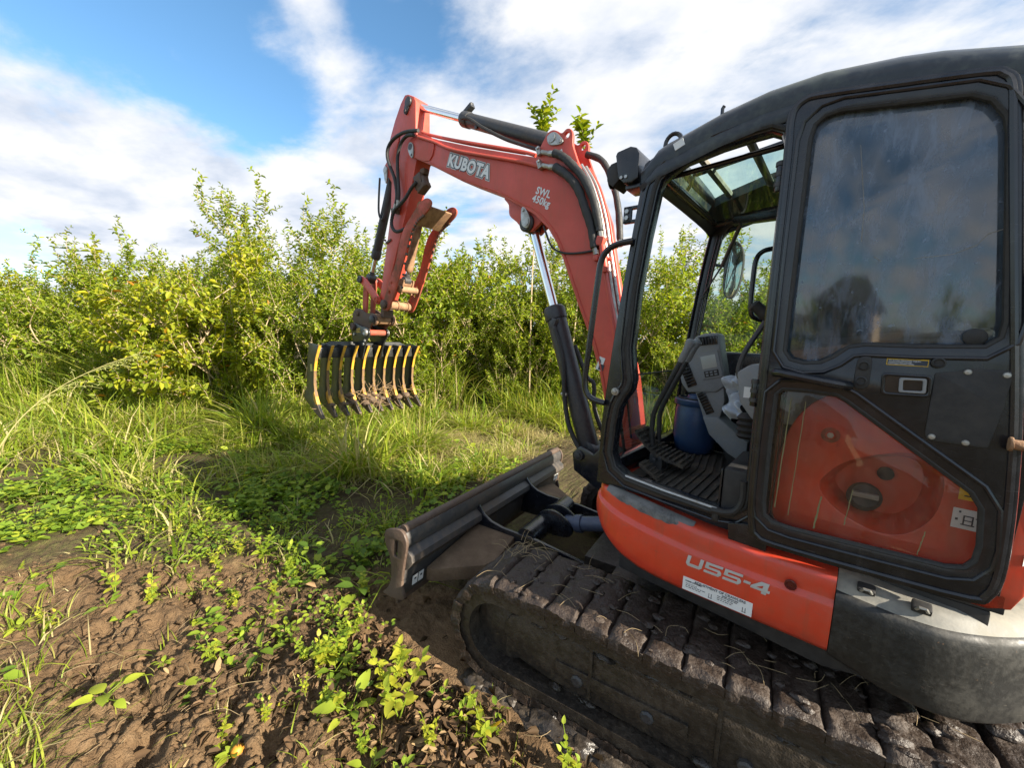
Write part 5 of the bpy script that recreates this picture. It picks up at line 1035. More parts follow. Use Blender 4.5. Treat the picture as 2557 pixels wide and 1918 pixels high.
gme = np_mesh('ground', np.stack([X, Y, Z], -1).reshape(-1, 3), F, {'mud': ('POINT', mud_mask(X, Y).ravel())})
gme.polygons.foreach_set('use_smooth', np.ones(len(gme.polygons), dtype=bool))
m_, t = new_mat('soil'); p = pos(t)
at = t.n('ShaderNodeAttribute', {'attribute_name': 'mud'}).outputs['Fac']
a = t.noise(p, 3.2, 7, .62); b = t.noise(p, 24, 5, .6); c = t.noise(p, 110, 4, .6)
soil = t.ramp(t.math('ADD', t.math('MULTIPLY', a, .5), t.math('MULTIPLY', b, .5)), [(.30, (.086, .052, .027)), (.48, (.148, .092, .047)), (.62, (.202, .131, .070)), (.75, (.26, .18, .102))])
turf = t.ramp(t.math('ADD', t.math('MULTIPLY', a, .4), t.math('MULTIPLY', b, .6)), [(.32, (.045, .032, .018)), (.48, (.085, .062, .032)), (.6, (.10, .095, .032)), (.75, (.16, .13, .06))])
cc = t.mix(at, turf, soil)
damp = t.step(t.noise(p, 1.1, 3, .5), .50, .64); cc = t.mix(t.math('MULTIPLY', damp, .4), cc, (.07, .044, .028))
bs = t.n('ShaderNodeBsdfPrincipled'); t.set(bs.inputs['Base Color'], cc); bs.inputs['Roughness'].default_value = .93; bs.inputs['Specular IOR Level'].default_value = .25
t.set(bs.inputs['Normal'], bump(t, t.math('ADD', t.math('MULTIPLY', b, .6), t.math('MULTIPLY', c, .45)), 1.0, .03)); out_mat(t, bs)
m_soil = m_; gme.materials.append(m_); ground = bpy.data.objects.new('ground', gme); col.objects.link(ground); tag(ground, kind='structure')

# ================================================================== PLANTS
def leaf_mat(name, stops, trans=.35, rough=.45, spec=.35):
    m, t = new_mat(name); at = t.n('ShaderNodeAttribute', {'attribute_name': 'rnd'}).outputs['Fac']
    cc = t.ramp(at, stops); n_ = t.noise(pos(t), 30, 3, .6); cc = t.mix(t.math('MULTIPLY', n_, .5), cc, t.mix(.5, cc, (.05, .06, .01)))
    bs = t.n('ShaderNodeBsdfPrincipled'); t.set(bs.inputs['Base Color'], cc); bs.inputs['Roughness'].default_value = rough; bs.inputs['Specular IOR Level'].default_value = spec
    tr = t.n('ShaderNodeBsdfTranslucent'); t.set(tr.inputs[0], t.mix(1.0, cc, (1.25, 1.2, .5), 'MULTIPLY'))
    mx = t.n('ShaderNodeMixShader'); mx.inputs[0].default_value = trans; t.set(mx.inputs[1], bs); t.set(mx.inputs[2], tr); out_mat(t, mx); return m
LM = {
 'guava': leaf_mat('guava_leaf', [(0, (.10, .17, .018)), (.3, (.22, .31, .026)), (.6, (.35, .42, .032)), (.86, (.48, .49, .038)), (.95, (.64, .52, .03)), (1, (.48, .24, .03))], .5),
 'guava_y': leaf_mat('yellowing_guava_leaf', [(0, (.12, .18, .018)), (.28, (.27, .34, .026)), (.55, (.43, .45, .032)), (.85, (.58, .53, .032)), (.95, (.72, .55, .026)), (1, (.52, .24, .03))], .5),
 'grass': leaf_mat('grass_blade', [(0, (.075, .14, .012)), (.3, (.18, .275, .020)), (.6, (.31, .385, .034)), (.82, (.45, .45, .08)), (1, (.58, .49, .25))], .45, .5),
 'straw': leaf_mat('straw', [(0, (.28, .30, .08)), (.4, (.46, .40, .16)), (.8, (.60, .50, .26)), (1, (.36, .25, .13))], .25, .7, .2),
 'weed': leaf_mat('weed_leaf', [(0, (.07, .14, .018)), (.35, (.17, .28, .026)), (.7, (.30, .40, .036)), (.93, (.45, .50, .045)), (1, (.62, .52, .05))], .4, .5),
 'dead': leaf_mat('dead_leaf', [(0, (.040, .023, .016)), (.35, (.085, .048, .028)), (.7, (.15, .088, .050)), (.9, (.25, .15, .085)), (1, (.36, .25, .13))], .12, .75, .2),
}
bark = paint('guava_bark', (.46, .35, .22), .85, (.24, .18, .11), .6, 14, var=.2, bumpn=.6)

def leaves_np(base, dirv, nrm, length, width, fold=.28, droop=.25):
    """six-point folded leaves; all arrays per leaf"""
    n = len(base); d = dirv/np.linalg.norm(dirv, axis=1, keepdims=True); s = np.cross(d, nrm); s /= np.linalg.norm(s, axis=1, keepdims=True)+1e-9; u = np.cross(s, d)
    L = length[:, None]; Wd = width[:, None]; V = np.empty((n, 6, 3))
    V[:, 0] = base; V[:, 3] = base+d*L-u*L*droop
    V[:, 1] = base+d*L*.33+s*Wd*.5+u*Wd*fold; V[:, 2] = base+d*L*.72+s*Wd*.42+u*(Wd*fold-L*droop*.5)
    V[:, 5] = base+d*L*.33-s*Wd*.5+u*Wd*fold; V[:, 4] = base+d*L*.72-s*Wd*.42+u*(Wd*fold-L*droop*.5)
    k = np.arange(n)[:, None]*6
    F = np.concatenate([k+np.array([[0, 1, 2, 3]]), k+np.array([[0, 3, 4, 5]])])
    return V.reshape(-1, 3), F
def limb(mb, pts, r0, r1, seg=5):
    n = len(pts); mb.tube(pts, [r0+(r1-r0)*i/(n-1) for i in range(n)], seg, caps=False)

def make_bush(seed, h, spread, n_stem=5, lean=(0, 0), leaf=.105, dens=1.0):
    rd = random.Random(seed); wood = MB(); twig = MB(); B = []; Dv = []; L = []
    def add_leaves(pts, start=.15):
        P = [Vector(p) for p in pts]; tot = sum((b-a).length for a, b in zip(P, P[1:])); n = max(2, int(tot/.050*dens)); ph = rd.uniform(0, 6.3)
        for k in range(n):
            f = start+(1-start)*(k+.6)/n; q = f*(len(P)-1); i = min(int(q), len(P)-2); pt = P[i].lerp(P[i+1], q-i); tg = (P[i+1]-P[i]).normalized()
            x = tg.orthogonal().normalized(); y = tg.cross(x); ph += 1.57+rd.uniform(-.4, .4)
            for sgn in (0, math.pi):
                if rd.random() < .14: continue
                dr = (x*math.cos(ph+sgn)+y*math.sin(ph+sgn))*1.0+tg*rd.uniform(.25, .9)+Vector((0, 0, rd.uniform(-.25, .2)))
                B.append(pt); Dv.append(dr); L.append(leaf*rd.uniform(.6, 1.25)*(1-.25*(f > .85)))
        for k in range(2): B.append(P[-1]); Dv.append((P[-1]-P[-2]).normalized()+Vector((rd.uniform(-.5, .5), rd.uniform(-.5, .5), .2))); L.append(leaf*rd.uniform(.4, .7))
    def grow(p, d, ln, r, lev):
        n = 5 if lev < 2 else 4; pts = [p.copy()]; dd = d.normalized()
        for i in range(n):
            up = .18 if lev < 2 else .22
            dd = (dd+Vector((rd.gauss(0, .16), rd.gauss(0, .16), rd.gauss(0, .10)+up*(.6 if lev == 0 else 1)*.5))).normalized(); pts.append(pts[-1]+dd*ln/n)
        if lev < 2: limb(wood, pts, r*.8, r*.4, 6 if lev == 0 else 5)
        else: limb(twig, pts, r, r*.4, 4)
        if lev >= 2: add_leaves(pts, .12 if lev == 2 else .05)
        if lev == 1: add_leaves(pts[2:], .2)
        if lev < 3:
            nb = (rd.randint(7, 9), rd.randint(4, 6), rd.randint(1, 3))[lev]
            for k in range(nb):
                f = rd.uniform(.18, 1.0) if lev else rd.uniform(.06, 1.0); q = f*(len(pts)-1); i = min(int(q), len(pts)-2); pt = pts[i].lerp(pts[i+1], q-i); tg = (pts[i+1]-pts[i]).normalized()
                x = tg.orthogonal().normalized(); y = tg.cross(x); an = rd.uniform(0, 6.3); side_ = x*math.cos(an)+y*math.sin(an)
                grow(pt, tg*rd.uniform(.35, .9)+side_*rd.uniform(.55, 1.0)+Vector((0, 0, .22)), ln*rd.uniform(.42, .68)*(1-.2*f if lev else 1), r*.5, lev+1)
    for k in range(n_stem):
        an = 2*math.pi*(k+rd.uniform(-.3, .3))/n_stem; sp = rd.uniform(.25, 1.0)*spread/h
        d = Vector((math.cos(an)*sp+lean[0], math.sin(an)*sp+lean[1], 1.0)); grow(Vector((rd.gauss(0, .10), rd.gauss(0, .10), -.05)), d, h*rd.uniform(.60, .80), .030*h/3*rd.uniform(.8, 1.25), 0)
    # long upright shoots that break the outline
    B_ = np.array([tuple(b) for b in B]); top = np.argsort(-B_[:, 2])[:400]
    for k in range(9):
        q = Vector(B_[top[rd.randrange(len(top))]]); pts = [q+Vector((rd.gauss(0, .02)*i, rd.gauss(0, .02)*i, .11*i)) for i in range(rd.randint(4, 7))]; limb(twig, pts, .006, .002, 4); add_leaves(pts, .05)
    base = np.array([tuple(b) for b in B]); dv = np.array([tuple(b) for b in Dv]); L = np.array(L); rs_ = np.random.RandomState(seed)
    nr = np.array([0, 0, 1.0])+rs_.normal(0, .45, base.shape)
    V, F = leaves_np(base, dv, nr, L, L*rs_.uniform(.40, .52, len(L)), .25, rs_.uniform(.05, .4, len(L))[:, None])
    hf = np.clip(base[:, 2]/h, 0, 1.2); rnd = np.clip(rs_.beta(2.2, 2.4, len(L))*.82+.10*(hf-.5)+(rs_.rand(len(L)) < .018)*.5, 0, 1)
    crown = np_mesh('crown', V, F, {'rnd': ('POINT', np.repeat(rnd, 6))})
    return wood, twig, crown, len(L)
def mesh_of(name, mb, mat):
    me = bpy.data.meshes.new(name); me.from_pydata(mb.v, [], mb.f); me.update(); me.materials.append(mat); me.polygons.foreach_set('use_smooth', np.ones(len(me.polygons), dtype=bool)); return me
protos = []
for sd_, h, spd, ns, ln_, lf, mt in ((1, 3.3, 1.6, 5, (0, 0), .105, 'guava'), (2, 3.7, 1.3, 5, (0, 0), .10, 'guava'), (3, 3.0, 1.7, 6, (.15, .1), .105, 'guava'), (4, 3.6, 1.5, 5, (0, 0), .11, 'guava'), (5, 2.9, 2.1, 6, (.10, .34), .125, 'guava_y'), (6, 3.2, 1.5, 5, (0, .1), .105, 'guava')):
    wd, tw, cr, nl = make_bush(sd_, h, spd, ns, ln_, lf); cr.materials.append(LM[mt])
    protos.append((mesh_of('trunk', wd, bark), mesh_of('twig', tw, bark), cr)); print('bush', sd_, nl)
def bush(k, x, y, rz, s, label, group=None):
    o = empty('guava_bush', (x, y, float(ground_h(x, y))), label, 'bush', group); o.rotation_euler.z = rz; o.scale = (s, s, s*1.0)
    for me, nm, kd in zip(protos[k], ('trunk', 'twig', 'crown'), (None, 'stuff', 'stuff')):
        c = bpy.data.objects.new(nm, me); col.objects.link(c); c.parent = o
        if kd: c['kind'] = kd
    return o
G1 = 'guava bushes in the front row behind the digger'
bush(4, 7.6, -.75, R(0), .84, 'yellowing guava bush leaning out over the grass path', G1)
bush(1, 7.3, -2.9, R(60), .82, 'tall green guava bush with spiky top shoots between the yellowing bush and the digger arm', G1)
bush(3, 6.3, -3.9, R(200), .95, 'guava bush directly behind the rake and dipper arm', G1)
bush(0, 5.0, -5.0, R(100), .90, 'guava bush between the dipper arm and the boom cylinder', G1)
bush(1, 4.3, -5.9, R(300), .84, 'guava bush close behind the boom cylinder, crowding the bare-stemmed one', G1)
bush(5, 3.6, -5.9, R(15), .90, 'guava bush with bare lower stems right behind the boom cylinder', G1)
bush(2, 2.1, -6.4, R(250), .86, 'guava bush seen through the open front of the cab', G1)
bush(5, .9, -6.9, R(130), .82, 'guava bush seen through the far side window of the cab', G1)
bush(0, -.6, -7.6, R(300), .85, 'guava bush behind the cab, beyond the door pillar', G1)
bush(2, 11.2, .1, R(80), .80, 'low bush halfway along the grass path', G1)
bush(4, 14.6, .3, R(190), .75, 'farthest bush at the end of the grass path', G1)
low = [(9.3, -.1, .55), (8.5, -.55, .5), (7.0, -1.75, .62), (6.9, -2.3, .5), (6.1, -3.0, .5), (5.6, -4.1, .62), (4.6, -4.75, .5), (4.3, -5.3, .62), (2.9, -5.7, .55), (1.6, -6.0, .5), (.2, -6.5, .55), (10.6, .55, .5), (12.6, .55, .55), (8.0, -1.3, .66), (6.6, -2.9, .66)]
random.seed(78)
for i, (x, y, s_) in enumerate(low): bush((0, 5, 3, 1, 2)[i % 5], x, y, random.uniform(0, 6.3), s_, 'low guava bush filling the foot of the front row', 'low guava bushes at the foot of the row')
random.seed(77)
second = [(10.2, -2.4), (8.7, -3.9), (7.4, -5.3), (5.8, -6.5), (4.0, -7.6), (2.3, -8.2), (.6, -8.8), (-1.4, -9.3), (12.9, -1.6), (16.5, -1.2)]
for i, (x, y) in enumerate(second): bush((1, 3, 0, 2, 5, 1)[i % 6], x+random.uniform(-.2, .2), y+random.uniform(-.2, .2), random.uniform(0, 6.3), random.uniform(.84, .96), 'guava bush standing in the rows behind the front row', 'guava bushes in the rear rows')
# two thin saplings whose leafy tips rise above the boom
def sapling(x, y, h, seed, label):
    rd = random.Random(seed); o = empty('guava_sapling', (x, y, float(ground_h(x, y))), label, 'sapling', 'saplings behind the boom')
    pts = smooth_path([(0, 0, 0), (rd.gauss(0, .08), rd.gauss(0, .08), h*.5), (rd.gauss(0, .14), rd.gauss(0, .14), h*.82), (rd.gauss(0, .06), rd.gauss(0, .06), h*.93), (0, 0, h)], 8); mb = MB(); limb(mb, pts, .016, .003, 6); B = []; Dv = []
    tw = [pts]
    for k in range(7):
        q = pts[int(len(pts)*rd.uniform(.72, .97))]; an = rd.uniform(0, 6.3); d = Vector((math.cos(an)*.8, math.sin(an)*.8, 1)).normalized(); L = rd.uniform(.2, .5); br = [q, q+d*L*.5, q+d*L+Vector((0, 0, .05))]; limb(mb, br, .005, .002, 4); tw.append(br)
    for j, br in enumerate(tw):
        n = 15 if j == 0 else 6
        for k in range(n):
            f = (.74+.26*(k+.5)/n) if j == 0 else (k+.8)/n*.98; q = f*(len(br)-1); i = min(int(q), len(br)-2); pt = br[i].lerp(br[i+1], q-i); an = 1.57*k+rd.uniform(-.4, .4)
            for g in (0, math.pi): B.append(tuple(pt)); Dv.append((math.cos(an+g), math.sin(an+g), rd.uniform(.1, .8)))
    ob('stem', mb, bark, o, ang=60); B = np.array(B); rs2 = np.random.RandomState(seed); L = rs2.uniform(.09, .19, len(B))
    V, F = leaves_np(B, np.array(Dv), np.array([0, 0, 1.0])+rs2.normal(0, .4, B.shape), L, L*.46, .25, np.full((len(B), 1), .25)); me = np_mesh('crown', V, F, {'rnd': ('POINT', np.repeat(rs2.uniform(.1, .8, len(B)), 6))}); me.materials.append(LM['guava']); c = bpy.data.objects.new('crown', me); col.objects.link(c); c.parent = o; c['kind'] = 'stuff'
sapling(3.96, -4.63, 5.80, 3, 'thin tall sapling whose leafy tip rises beside the arm cylinder above the boom')
sapling(3.30, -4.96, 5.55, 5, 'thin tall sapling whose leafy tip shows behind the lifting lugs of the boom')
# ---------------------------------------------------------------- grass
rs_ = np.random.RandomState(9)
def blades_np(base, h, w_, az, bend, rs_):
    n = len(base); lv = np.array([0, .3, .65, 1.0]); wf = np.array([.8, 1.0, .7, .06]); V = np.empty((n, 4, 2, 3)); ln = np.stack([np.cos(az), np.sin(az), np.zeros(n)], -1); sd_ = az+np.pi/2+rs_.normal(0, .6, n); si = np.stack([np.cos(sd_), np.sin(sd_), np.zeros(n)], -1)
    for k in range(4):
        f = lv[k]; c = base+ln*(h*bend*f**1.9)[:, None]; c[:, 2] += h*(f-.5*np.minimum(bend, 1.6)*f**2.4*.75); c[:, 2] = np.maximum(c[:, 2], base[:, 2]+.004*f)
        V[:, k, 0] = c+si*(w_*wf[k]*.5)[:, None]; V[:, k, 1] = c-si*(w_*wf[k]*.5)[:, None]
    i = np.arange(n)[:, None]*8
    F = np.concatenate([i+np.array([[2*k, 2*k+1, 2*k+3, 2*k+2]]) for k in range(3)])
    return V.reshape(-1, 3), F
def grass(name, label, tuft_xy, per, hfun, wd, spread, bend, mat, rlo=0, rhi=1.0):
    n = len(tuft_xy); k = rs_.poisson(per, n); xy = np.repeat(tuft_xy, k, 0); hs = np.repeat(hfun, k); m = len(xy)
    off = rs_.normal(0, spread, (m, 2)); xy2 = xy+off; az = np.arctan2(off[:, 1], off[:, 0])+rs_.normal(0, .9, m)
    base = np.column_stack([xy2, ground_h(xy2[:, 0], xy2[:, 1])-.01]); h = hs*rs_.uniform(.5, 1.15, m); bd = np.abs(rs_.normal(bend, bend*.5, m))
    V, F = blades_np(base, h, wd*rs_.uniform(.6, 1.3, m)*(.6+.5*h/np.maximum(hs.mean(), .01)), az, bd, rs_); rnd = np.clip(rs_.beta(2, 2.6, m)*(rhi-rlo)+rlo+(rs_.rand(m) < .20)*.55, 0, 1)
    me = np_mesh(name, V, F, {'rnd': ('POINT', np.repeat(rnd, 8))}); me.materials.append(mat); o = bpy.data.objects.new(name, me); col.objects.link(o); tag(o, label, 'grass', kind='stuff'); print(name, m); return o
def scatter(n, xr, yr, dens):
    xy = np.column_stack([rs_.uniform(*xr, n), rs_.uniform(*yr, n)]); return xy[rs_.rand(n) < np.clip(dens(xy[:, 0], xy[:, 1]), 0, 1)]
off_machine = lambda x, y: ((np.abs(x) > 1.45) | (np.abs(y) > 1.1))*((x < 1.4) | (x > 1.85) | (np.abs(y) > 1.05))
nz = lambda x, y, f, s: fb(x*f, y*f, s, 2)
# tall grass along the foot of the bushes
t1 = scatter(16000, (-4, 16), (-10, 2), lambda x, y: sstep(behind(x, y), -1.9, -.5)*(1-sstep(behind(x, y), 1.3, 2.4))*(.42+1.2*nz(x, y, 1.0, 3))*(1-.85*mud_mask(x, y))*(1-.75*(1-sstep(np.hypot((x-4.4)/1.6, (y+3.9)/1.1), .6, 1.1))))
grass('tall_grass', 'tall bright green grass at the foot of the guava bushes', t1, 13, np.clip(.50+.85*sstep(behind(t1[:, 0], t1[:, 1]), -1.6, .1)+.55*nz(t1[:, 0], t1[:, 1], .8, 6), .3, 1.7), .017, .10, .62, LM['grass'], 0, 1.0)
# bent green and straw grass in front of it
t2 = scatter(7000, (2.6, 8.5), (-4.5, 1.2), lambda x, y: sstep(behind(x, y), -4.6, -3.4)*(1-sstep(behind(x, y), -.6, .2))*(1-.9*mud_mask(x, y))*(.12+1.35*nz(x, y, 1.3, 14))*(1-.8*sstep(y, -.1, .6))*off_machine(x, y))
grass('bent_grass', 'bent green grass lying in clumps in front of the blade', t2, 12, np.clip(.42+.5*nz(t2[:, 0], t2[:, 1], 1.2, 15), .2, .8), .015, .08, 1.0, LM['grass'], .15, 1.0)
t3 = scatter(3000, (2.6, 7.4), (-3.6, 1.0), lambda x, y: sstep(behind(x, y), -4.2, -3.2)*(1-sstep(behind(x, y), -1.4, -.6))*(.15+1.1*nz(x, y, 1.4, 24))*(1-sstep(y, -.3, .3)))
grass('straw', 'pale straw of flattened dead grass below the rake', t3, 22, np.full(len(t3), .24), .006, .09, 1.7, LM['straw'])
t4 = scatter(4600, (3.0, 16), (-1.6, 4.6), lambda x, y: sstep(x, 3.6, 5.2)*(1-sstep(behind(x, y), -.6, .2))*(.22+1.3*nz(x, y, .9, 34))*(1-.93*mud_mask(x, y))*np.clip(9/np.hypot(x, y-2), .25, 1))
grass('short_grass', 'short sunlit grass over the open ground beside the mud', t4, 9, np.clip(.10+.5*nz(t4[:, 0], t4[:, 1], .9, 44)+.40*sstep(t4[:, 0], 5.5, 8), .08, .75), .014, .07, .8, LM['grass'], .25, 1.0)
band = lambda x, y: np.exp(-(((y-((x-2.2)*.54+.72)+.28)/.42)**2))*sstep(x, 1.75, 2.2)*(1-sstep(x, 5.6, 6.6))*off_machine(x, y)
t6 = scatter(2600, (1.7, 6.6), (-.6, 2.9), lambda x, y: band(x, y)*(.45+1.2*nz(x, y, 1.6, 94)))
grass('verge_grass', 'patchy grass along the edge between the mud and the weeds', t6, 7, np.clip(.13+.35*nz(t6[:, 0], t6[:, 1], 1.3, 95), .06, .38), .009, .05, .9, LM['grass'], .1, 1.0)
t5 = scatter(900, (.6, 5.2), (.6, 2.6), lambda x, y: off_machine(x, y)*(.25+.9*nz(x, y, 1.5, 54)))
t5 = np.concatenate([t5, np.column_stack([rs_.normal(2.35, .22, 60), rs_.normal(2.28, .07, 60)]), np.column_stack([rs_.normal(3.2, .3, 25), rs_.normal(2.1, .08, 25)])])
grass('sparse_grass', 'sparse thin grass blades sprouting from the bare mud', t5, 4.5, np.where(np.arange(len(t5)) > len(t5)-86, .17, .085), .005, .03, .9, LM['grass'], .25, 1.0)
far = scatter(16000, (8, 60), (-25, 40), lambda x, y: (np.hypot(x, y) > 9)*(1-sstep(behind(x, y), -.2, .3))*np.clip(14/np.hypot(x, y), .12, 1)*.7)
grass('far_grass', 'sunlit grass of the open path receding into the distance', far, 8, np.full(len(far), .34), .022, .12, .8, LM['grass'], .3, 1.0)
# low leafy ground cover
g1 = scatter(12500, (2.0, 12), (-1.8, 3.2), lambda x, y: sstep(x, 1.75, 2.4)*(1-sstep(behind(x, y), -1.4, -.3))*(.10+1.5*nz(x, y, 1.2, 64))*(1-.82*mud_mask(x, y))*np.clip(7/np.hypot(x, y-2.4), .35, 1)*off_machine(x, y))
k = rs_.poisson(9, len(g1)); c0 = np.repeat(g1, k, 0); hh = np.repeat(rs_.uniform(.02, .20, len(g1)), k); n = len(c0); an = rs_.uniform(0, 6.3, n); rr = rs_.uniform(.005, .055, n)
bx_ = c0+np.column_stack([np.cos(an), np.sin(an)])*rr[:, None]; bz_ = ground_h(bx_[:, 0], bx_[:, 1])+hh*rs_.uniform(.2, 1, n); Lf = (.016+.055*rs_.rand(n)**1.6)*(1+.05*np.hypot(bx_[:, 0], bx_[:, 1]-2.4))
V, F = leaves_np(np.column_stack([bx_, bz_]), np.column_stack([np.cos(an), np.sin(an), rs_.uniform(-.1, .7, n)]), np.array([0, 0, 1.0])+rs_.normal(0, .3, (n, 3)), Lf, Lf*rs_.uniform(.45, .75, n), .15, np.full((n, 1), .15))
me = np_mesh('ground_cover', V, F, {'rnd': ('POINT', np.repeat(np.clip(rs_.beta(2, 2.2, n), 0, 1), 6))}); me.materials.append(LM['weed']); o = bpy.data.objects.new('ground_cover', me); col.objects.link(o); tag(o, 'low leafy green weeds covering the ground between mud and grass', 'weeds', kind='stuff'); print('cover', n)
g2 = scatter(1250, (.55, 3.4), (.75, 2.0), lambda x, y: off_machine(x, y)*np.exp(-(((x-1.5)/.95)**2+((y-1.22)/.40)**2))*(.30+1.1*nz(x, y, 2.0, 84)))
k = rs_.poisson(7, len(g2)); c0 = np.repeat(g2, k, 0); hh = np.repeat(rs_.uniform(.01, .10, len(g2)), k); n = len(c0); an = rs_.uniform(0, 6.3, n); rr = rs_.uniform(.003, .035, n)
bx_ = c0+np.column_stack([np.cos(an), np.sin(an)])*rr[:, None]; bz_ = ground_h(bx_[:, 0], bx_[:, 1])+hh*rs_.uniform(.2, 1, n); Lf = rs_.uniform(.014, .040, n)
V, F = leaves_np(np.column_stack([bx_, bz_]), np.column_stack([np.cos(an), np.sin(an), rs_.uniform(-.1, .8, n)]), np.array([0, 0, 1.0])+rs_.normal(0, .3, (n, 3)), Lf, Lf*rs_.uniform(.45, .75, n), .15, np.full((n, 1), .15))
me = np_mesh('weed_carpet', V, F, {'rnd': ('POINT', np.repeat(np.clip(rs_.beta(2.4, 2.0, n), 0, 1), 6))}); me.materials.append(LM['weed']); o = bpy.data.objects.new('weed_carpet', me); col.objects.link(o); tag(o, 'tiny green weeds growing through the leaf litter beside the track', 'weeds', kind='stuff')
# loose crumbs and clods of soil
nc = 26000; cxy = np.concatenate([scatter(nc, (.4, 4.4), (.7, 2.5), lambda x, y: off_machine(x, y)*(.06+.94*mud_mask(x, y))*(.35+.9*nz(x, y, 2.5, 91))*np.clip(2.6/np.hypot(x-.1, y-2.4), 0, 1)**.5), scatter(2500, (3.2, 6), (-4.6, -2.2), lambda x, y: mud_mask(x, y))])
n = len(cxy); rad = .0035+.019*rs_.rand(n)**4.5; ico = np.array([(0, 0, 1), (.89, 0, .45), (.28, .85, .45), (-.72, .53, .45), (-.72, -.53, .45), (.28, -.85, .45), (.72, .53, -.45), (-.28, .85, -.45), (-.89, 0, -.45), (-.28, -.85, -.45), (.72, -.53, -.45)]); fi = np.array([(0, 1, 2), (0, 2, 3), (0, 3, 4), (0, 4, 5), (0, 5, 1), (1, 6, 2), (2, 7, 3), (3, 8, 4), (4, 9, 5), (5, 10, 1), (2, 6, 7), (3, 7, 8), (4, 8, 9), (5, 9, 10), (1, 10, 6)])
V = ico[None]*(1+rs_.normal(0, .24, (n, 11, 1)))*rad[:, None, None]*np.stack([rs_.uniform(.7, 1.5, n), rs_.uniform(.7, 1.3, n), rs_.uniform(.5, .9, n)], -1)[:, None]; a_ = rs_.uniform(0, 6.3, n); ca, sa = np.cos(a_)[:, None], np.sin(a_)[:, None]
V = np.stack([V[:, :, 0]*ca-V[:, :, 1]*sa, V[:, :, 0]*sa+V[:, :, 1]*ca, V[:, :, 2]], -1)+np.column_stack([cxy, ground_h(cxy[:, 0], cxy[:, 1])+rad*.25])[:, None]
me = np_mesh('soil_clods', V.reshape(-1, 3), (fi[None]+np.arange(n)[:, None, None]*11).reshape(-1, 3), {'mud': ('POINT', np.ones(n*11))}); me.materials.append(m_soil); me.polygons.foreach_set('use_smooth', np.ones(len(me.polygons), dtype=bool)); o = bpy.data.objects.new('soil_clods', me); col.objects.link(o); tag(o, 'loose crumbs and clods of brown soil lying on the mud', 'soil', kind='stuff'); print('clods', n)
g3 = scatter(5200, (1.7, 6.6), (-.6, 2.9), lambda x, y: band(x, y)*(.45+1.3*nz(x, y, 1.8, 96)))
k = rs_.poisson(8, len(g3)); c0 = np.repeat(g3, k, 0); hh = np.repeat(rs_.uniform(.015, .16, len(g3)), k); n = len(c0); an = rs_.uniform(0, 6.3, n); rr = rs_.uniform(.004, .045, n)
bx_ = c0+np.column_stack([np.cos(an), np.sin(an)])*rr[:, None]; bz_ = ground_h(bx_[:, 0], bx_[:, 1])+hh*rs_.uniform(.2, 1, n); Lf = .014+.040*rs_.rand(n)**1.7
V, F = leaves_np(np.column_stack([bx_, bz_]), np.column_stack([np.cos(an), np.sin(an), rs_.uniform(-.1, .9, n)]), np.array([0, 0, 1.0])+rs_.normal(0, .35, (n, 3)), Lf, Lf*rs_.uniform(.35, .7, n), .2, np.full((n, 1), .2))
me = np_mesh('verge_weeds', V, F, {'rnd': ('POINT', np.repeat(np.clip(rs_.beta(2, 2.0, n), 0, 1), 6))}); me.materials.append(LM['weed']); o = bpy.data.objects.new('verge_weeds', me); col.objects.link(o); tag(o, 'small mixed weeds along the edge of the bare mud', 'weeds', kind='stuff')
# dead leaf litter
dl = scatter(9000, (.35, 3.2), (.75, 2.0), lambda x, y: off_machine(x, y)*np.exp(-(((x-1.15)/.75)**2+((y-1.28)/.32)**2))*(.75+.7*nz(x, y, 2.2, 74))+.02)
dl = np.concatenate([dl, scatter(1300, (2.0, 6.0), (-4.6, -1.3), lambda x, y: (.5+nz(x, y, 1.5, 75))*(behind(x, y) < -.3))]); n = len(dl); an = rs_.uniform(0, 6.3, n); L = rs_.uniform(.025, .068, n)
V, F = leaves_np(np.column_stack([dl, ground_h(dl[:, 0], dl[:, 1])+rs_.uniform(.002, .022, n)]), np.column_stack([np.cos(an), np.sin(an), rs_.normal(0, .25, n)]), np.array([0, 0, 1.0])+rs_.normal(0, .45, (n, 3)), L, L*rs_.uniform(.26, .46, n), rs_.uniform(.1, 1.3, (n, 1)), rs_.uniform(-.5, .7, (n, 1)))
me = np_mesh('leaf_litter', V, F, {'rnd': ('POINT', np.repeat(rs_.rand(n), 6))}); me.materials.append(LM['dead']); o = bpy.data.objects.new('leaf_litter', me); col.objects.link(o); tag(o, 'curled brown dead leaves littering the soil beside the track', 'dead leaves', kind='stuff'); print('litter', n)
# dry straws on the soil and on the track
mb = MB(); random.seed(61)
def straw(c, L, r=.0016, lift=.012):
    an = random.uniform(0, 6.3); d = Vector((math.cos(an), math.sin(an), random.gauss(0, .08))); side_ = Vector((-d.y, d.x, 0))*random.gauss(0, .12)
    mb.tube(smooth_path([Vector(c), Vector(c)+d*L*.5+side_*L+Vector((0, 0, lift)), Vector(c)+d*L], 3), [r]*6+[r*.5], 4)
for i in range(120):
    x, y = random.uniform(.6, 3.8), random.uniform(1.05, 2.2); straw((x, y, float(ground_h(x, y))+.006), random.uniform(.04, .20), .0011)
for i in range(46): straw((random.uniform(-.4, 1.05), random.uniform(.62, .99), .525), random.uniform(.03, .13), .0009, .006)
for i in range(26): straw((1.02+random.gauss(0, .06), random.gauss(.72, .06), .53+random.uniform(-.02, .02)), random.uniform(.05, .16), .0013, .02)
o = ob('loose_straw', mb, paint('dry_straw', (.27, .20, .11), .9, (.25, .18, .09), .6, 20)); tag(o, 'loose dry straws scattered on the mud and the muddy track', 'straw', kind='stuff')

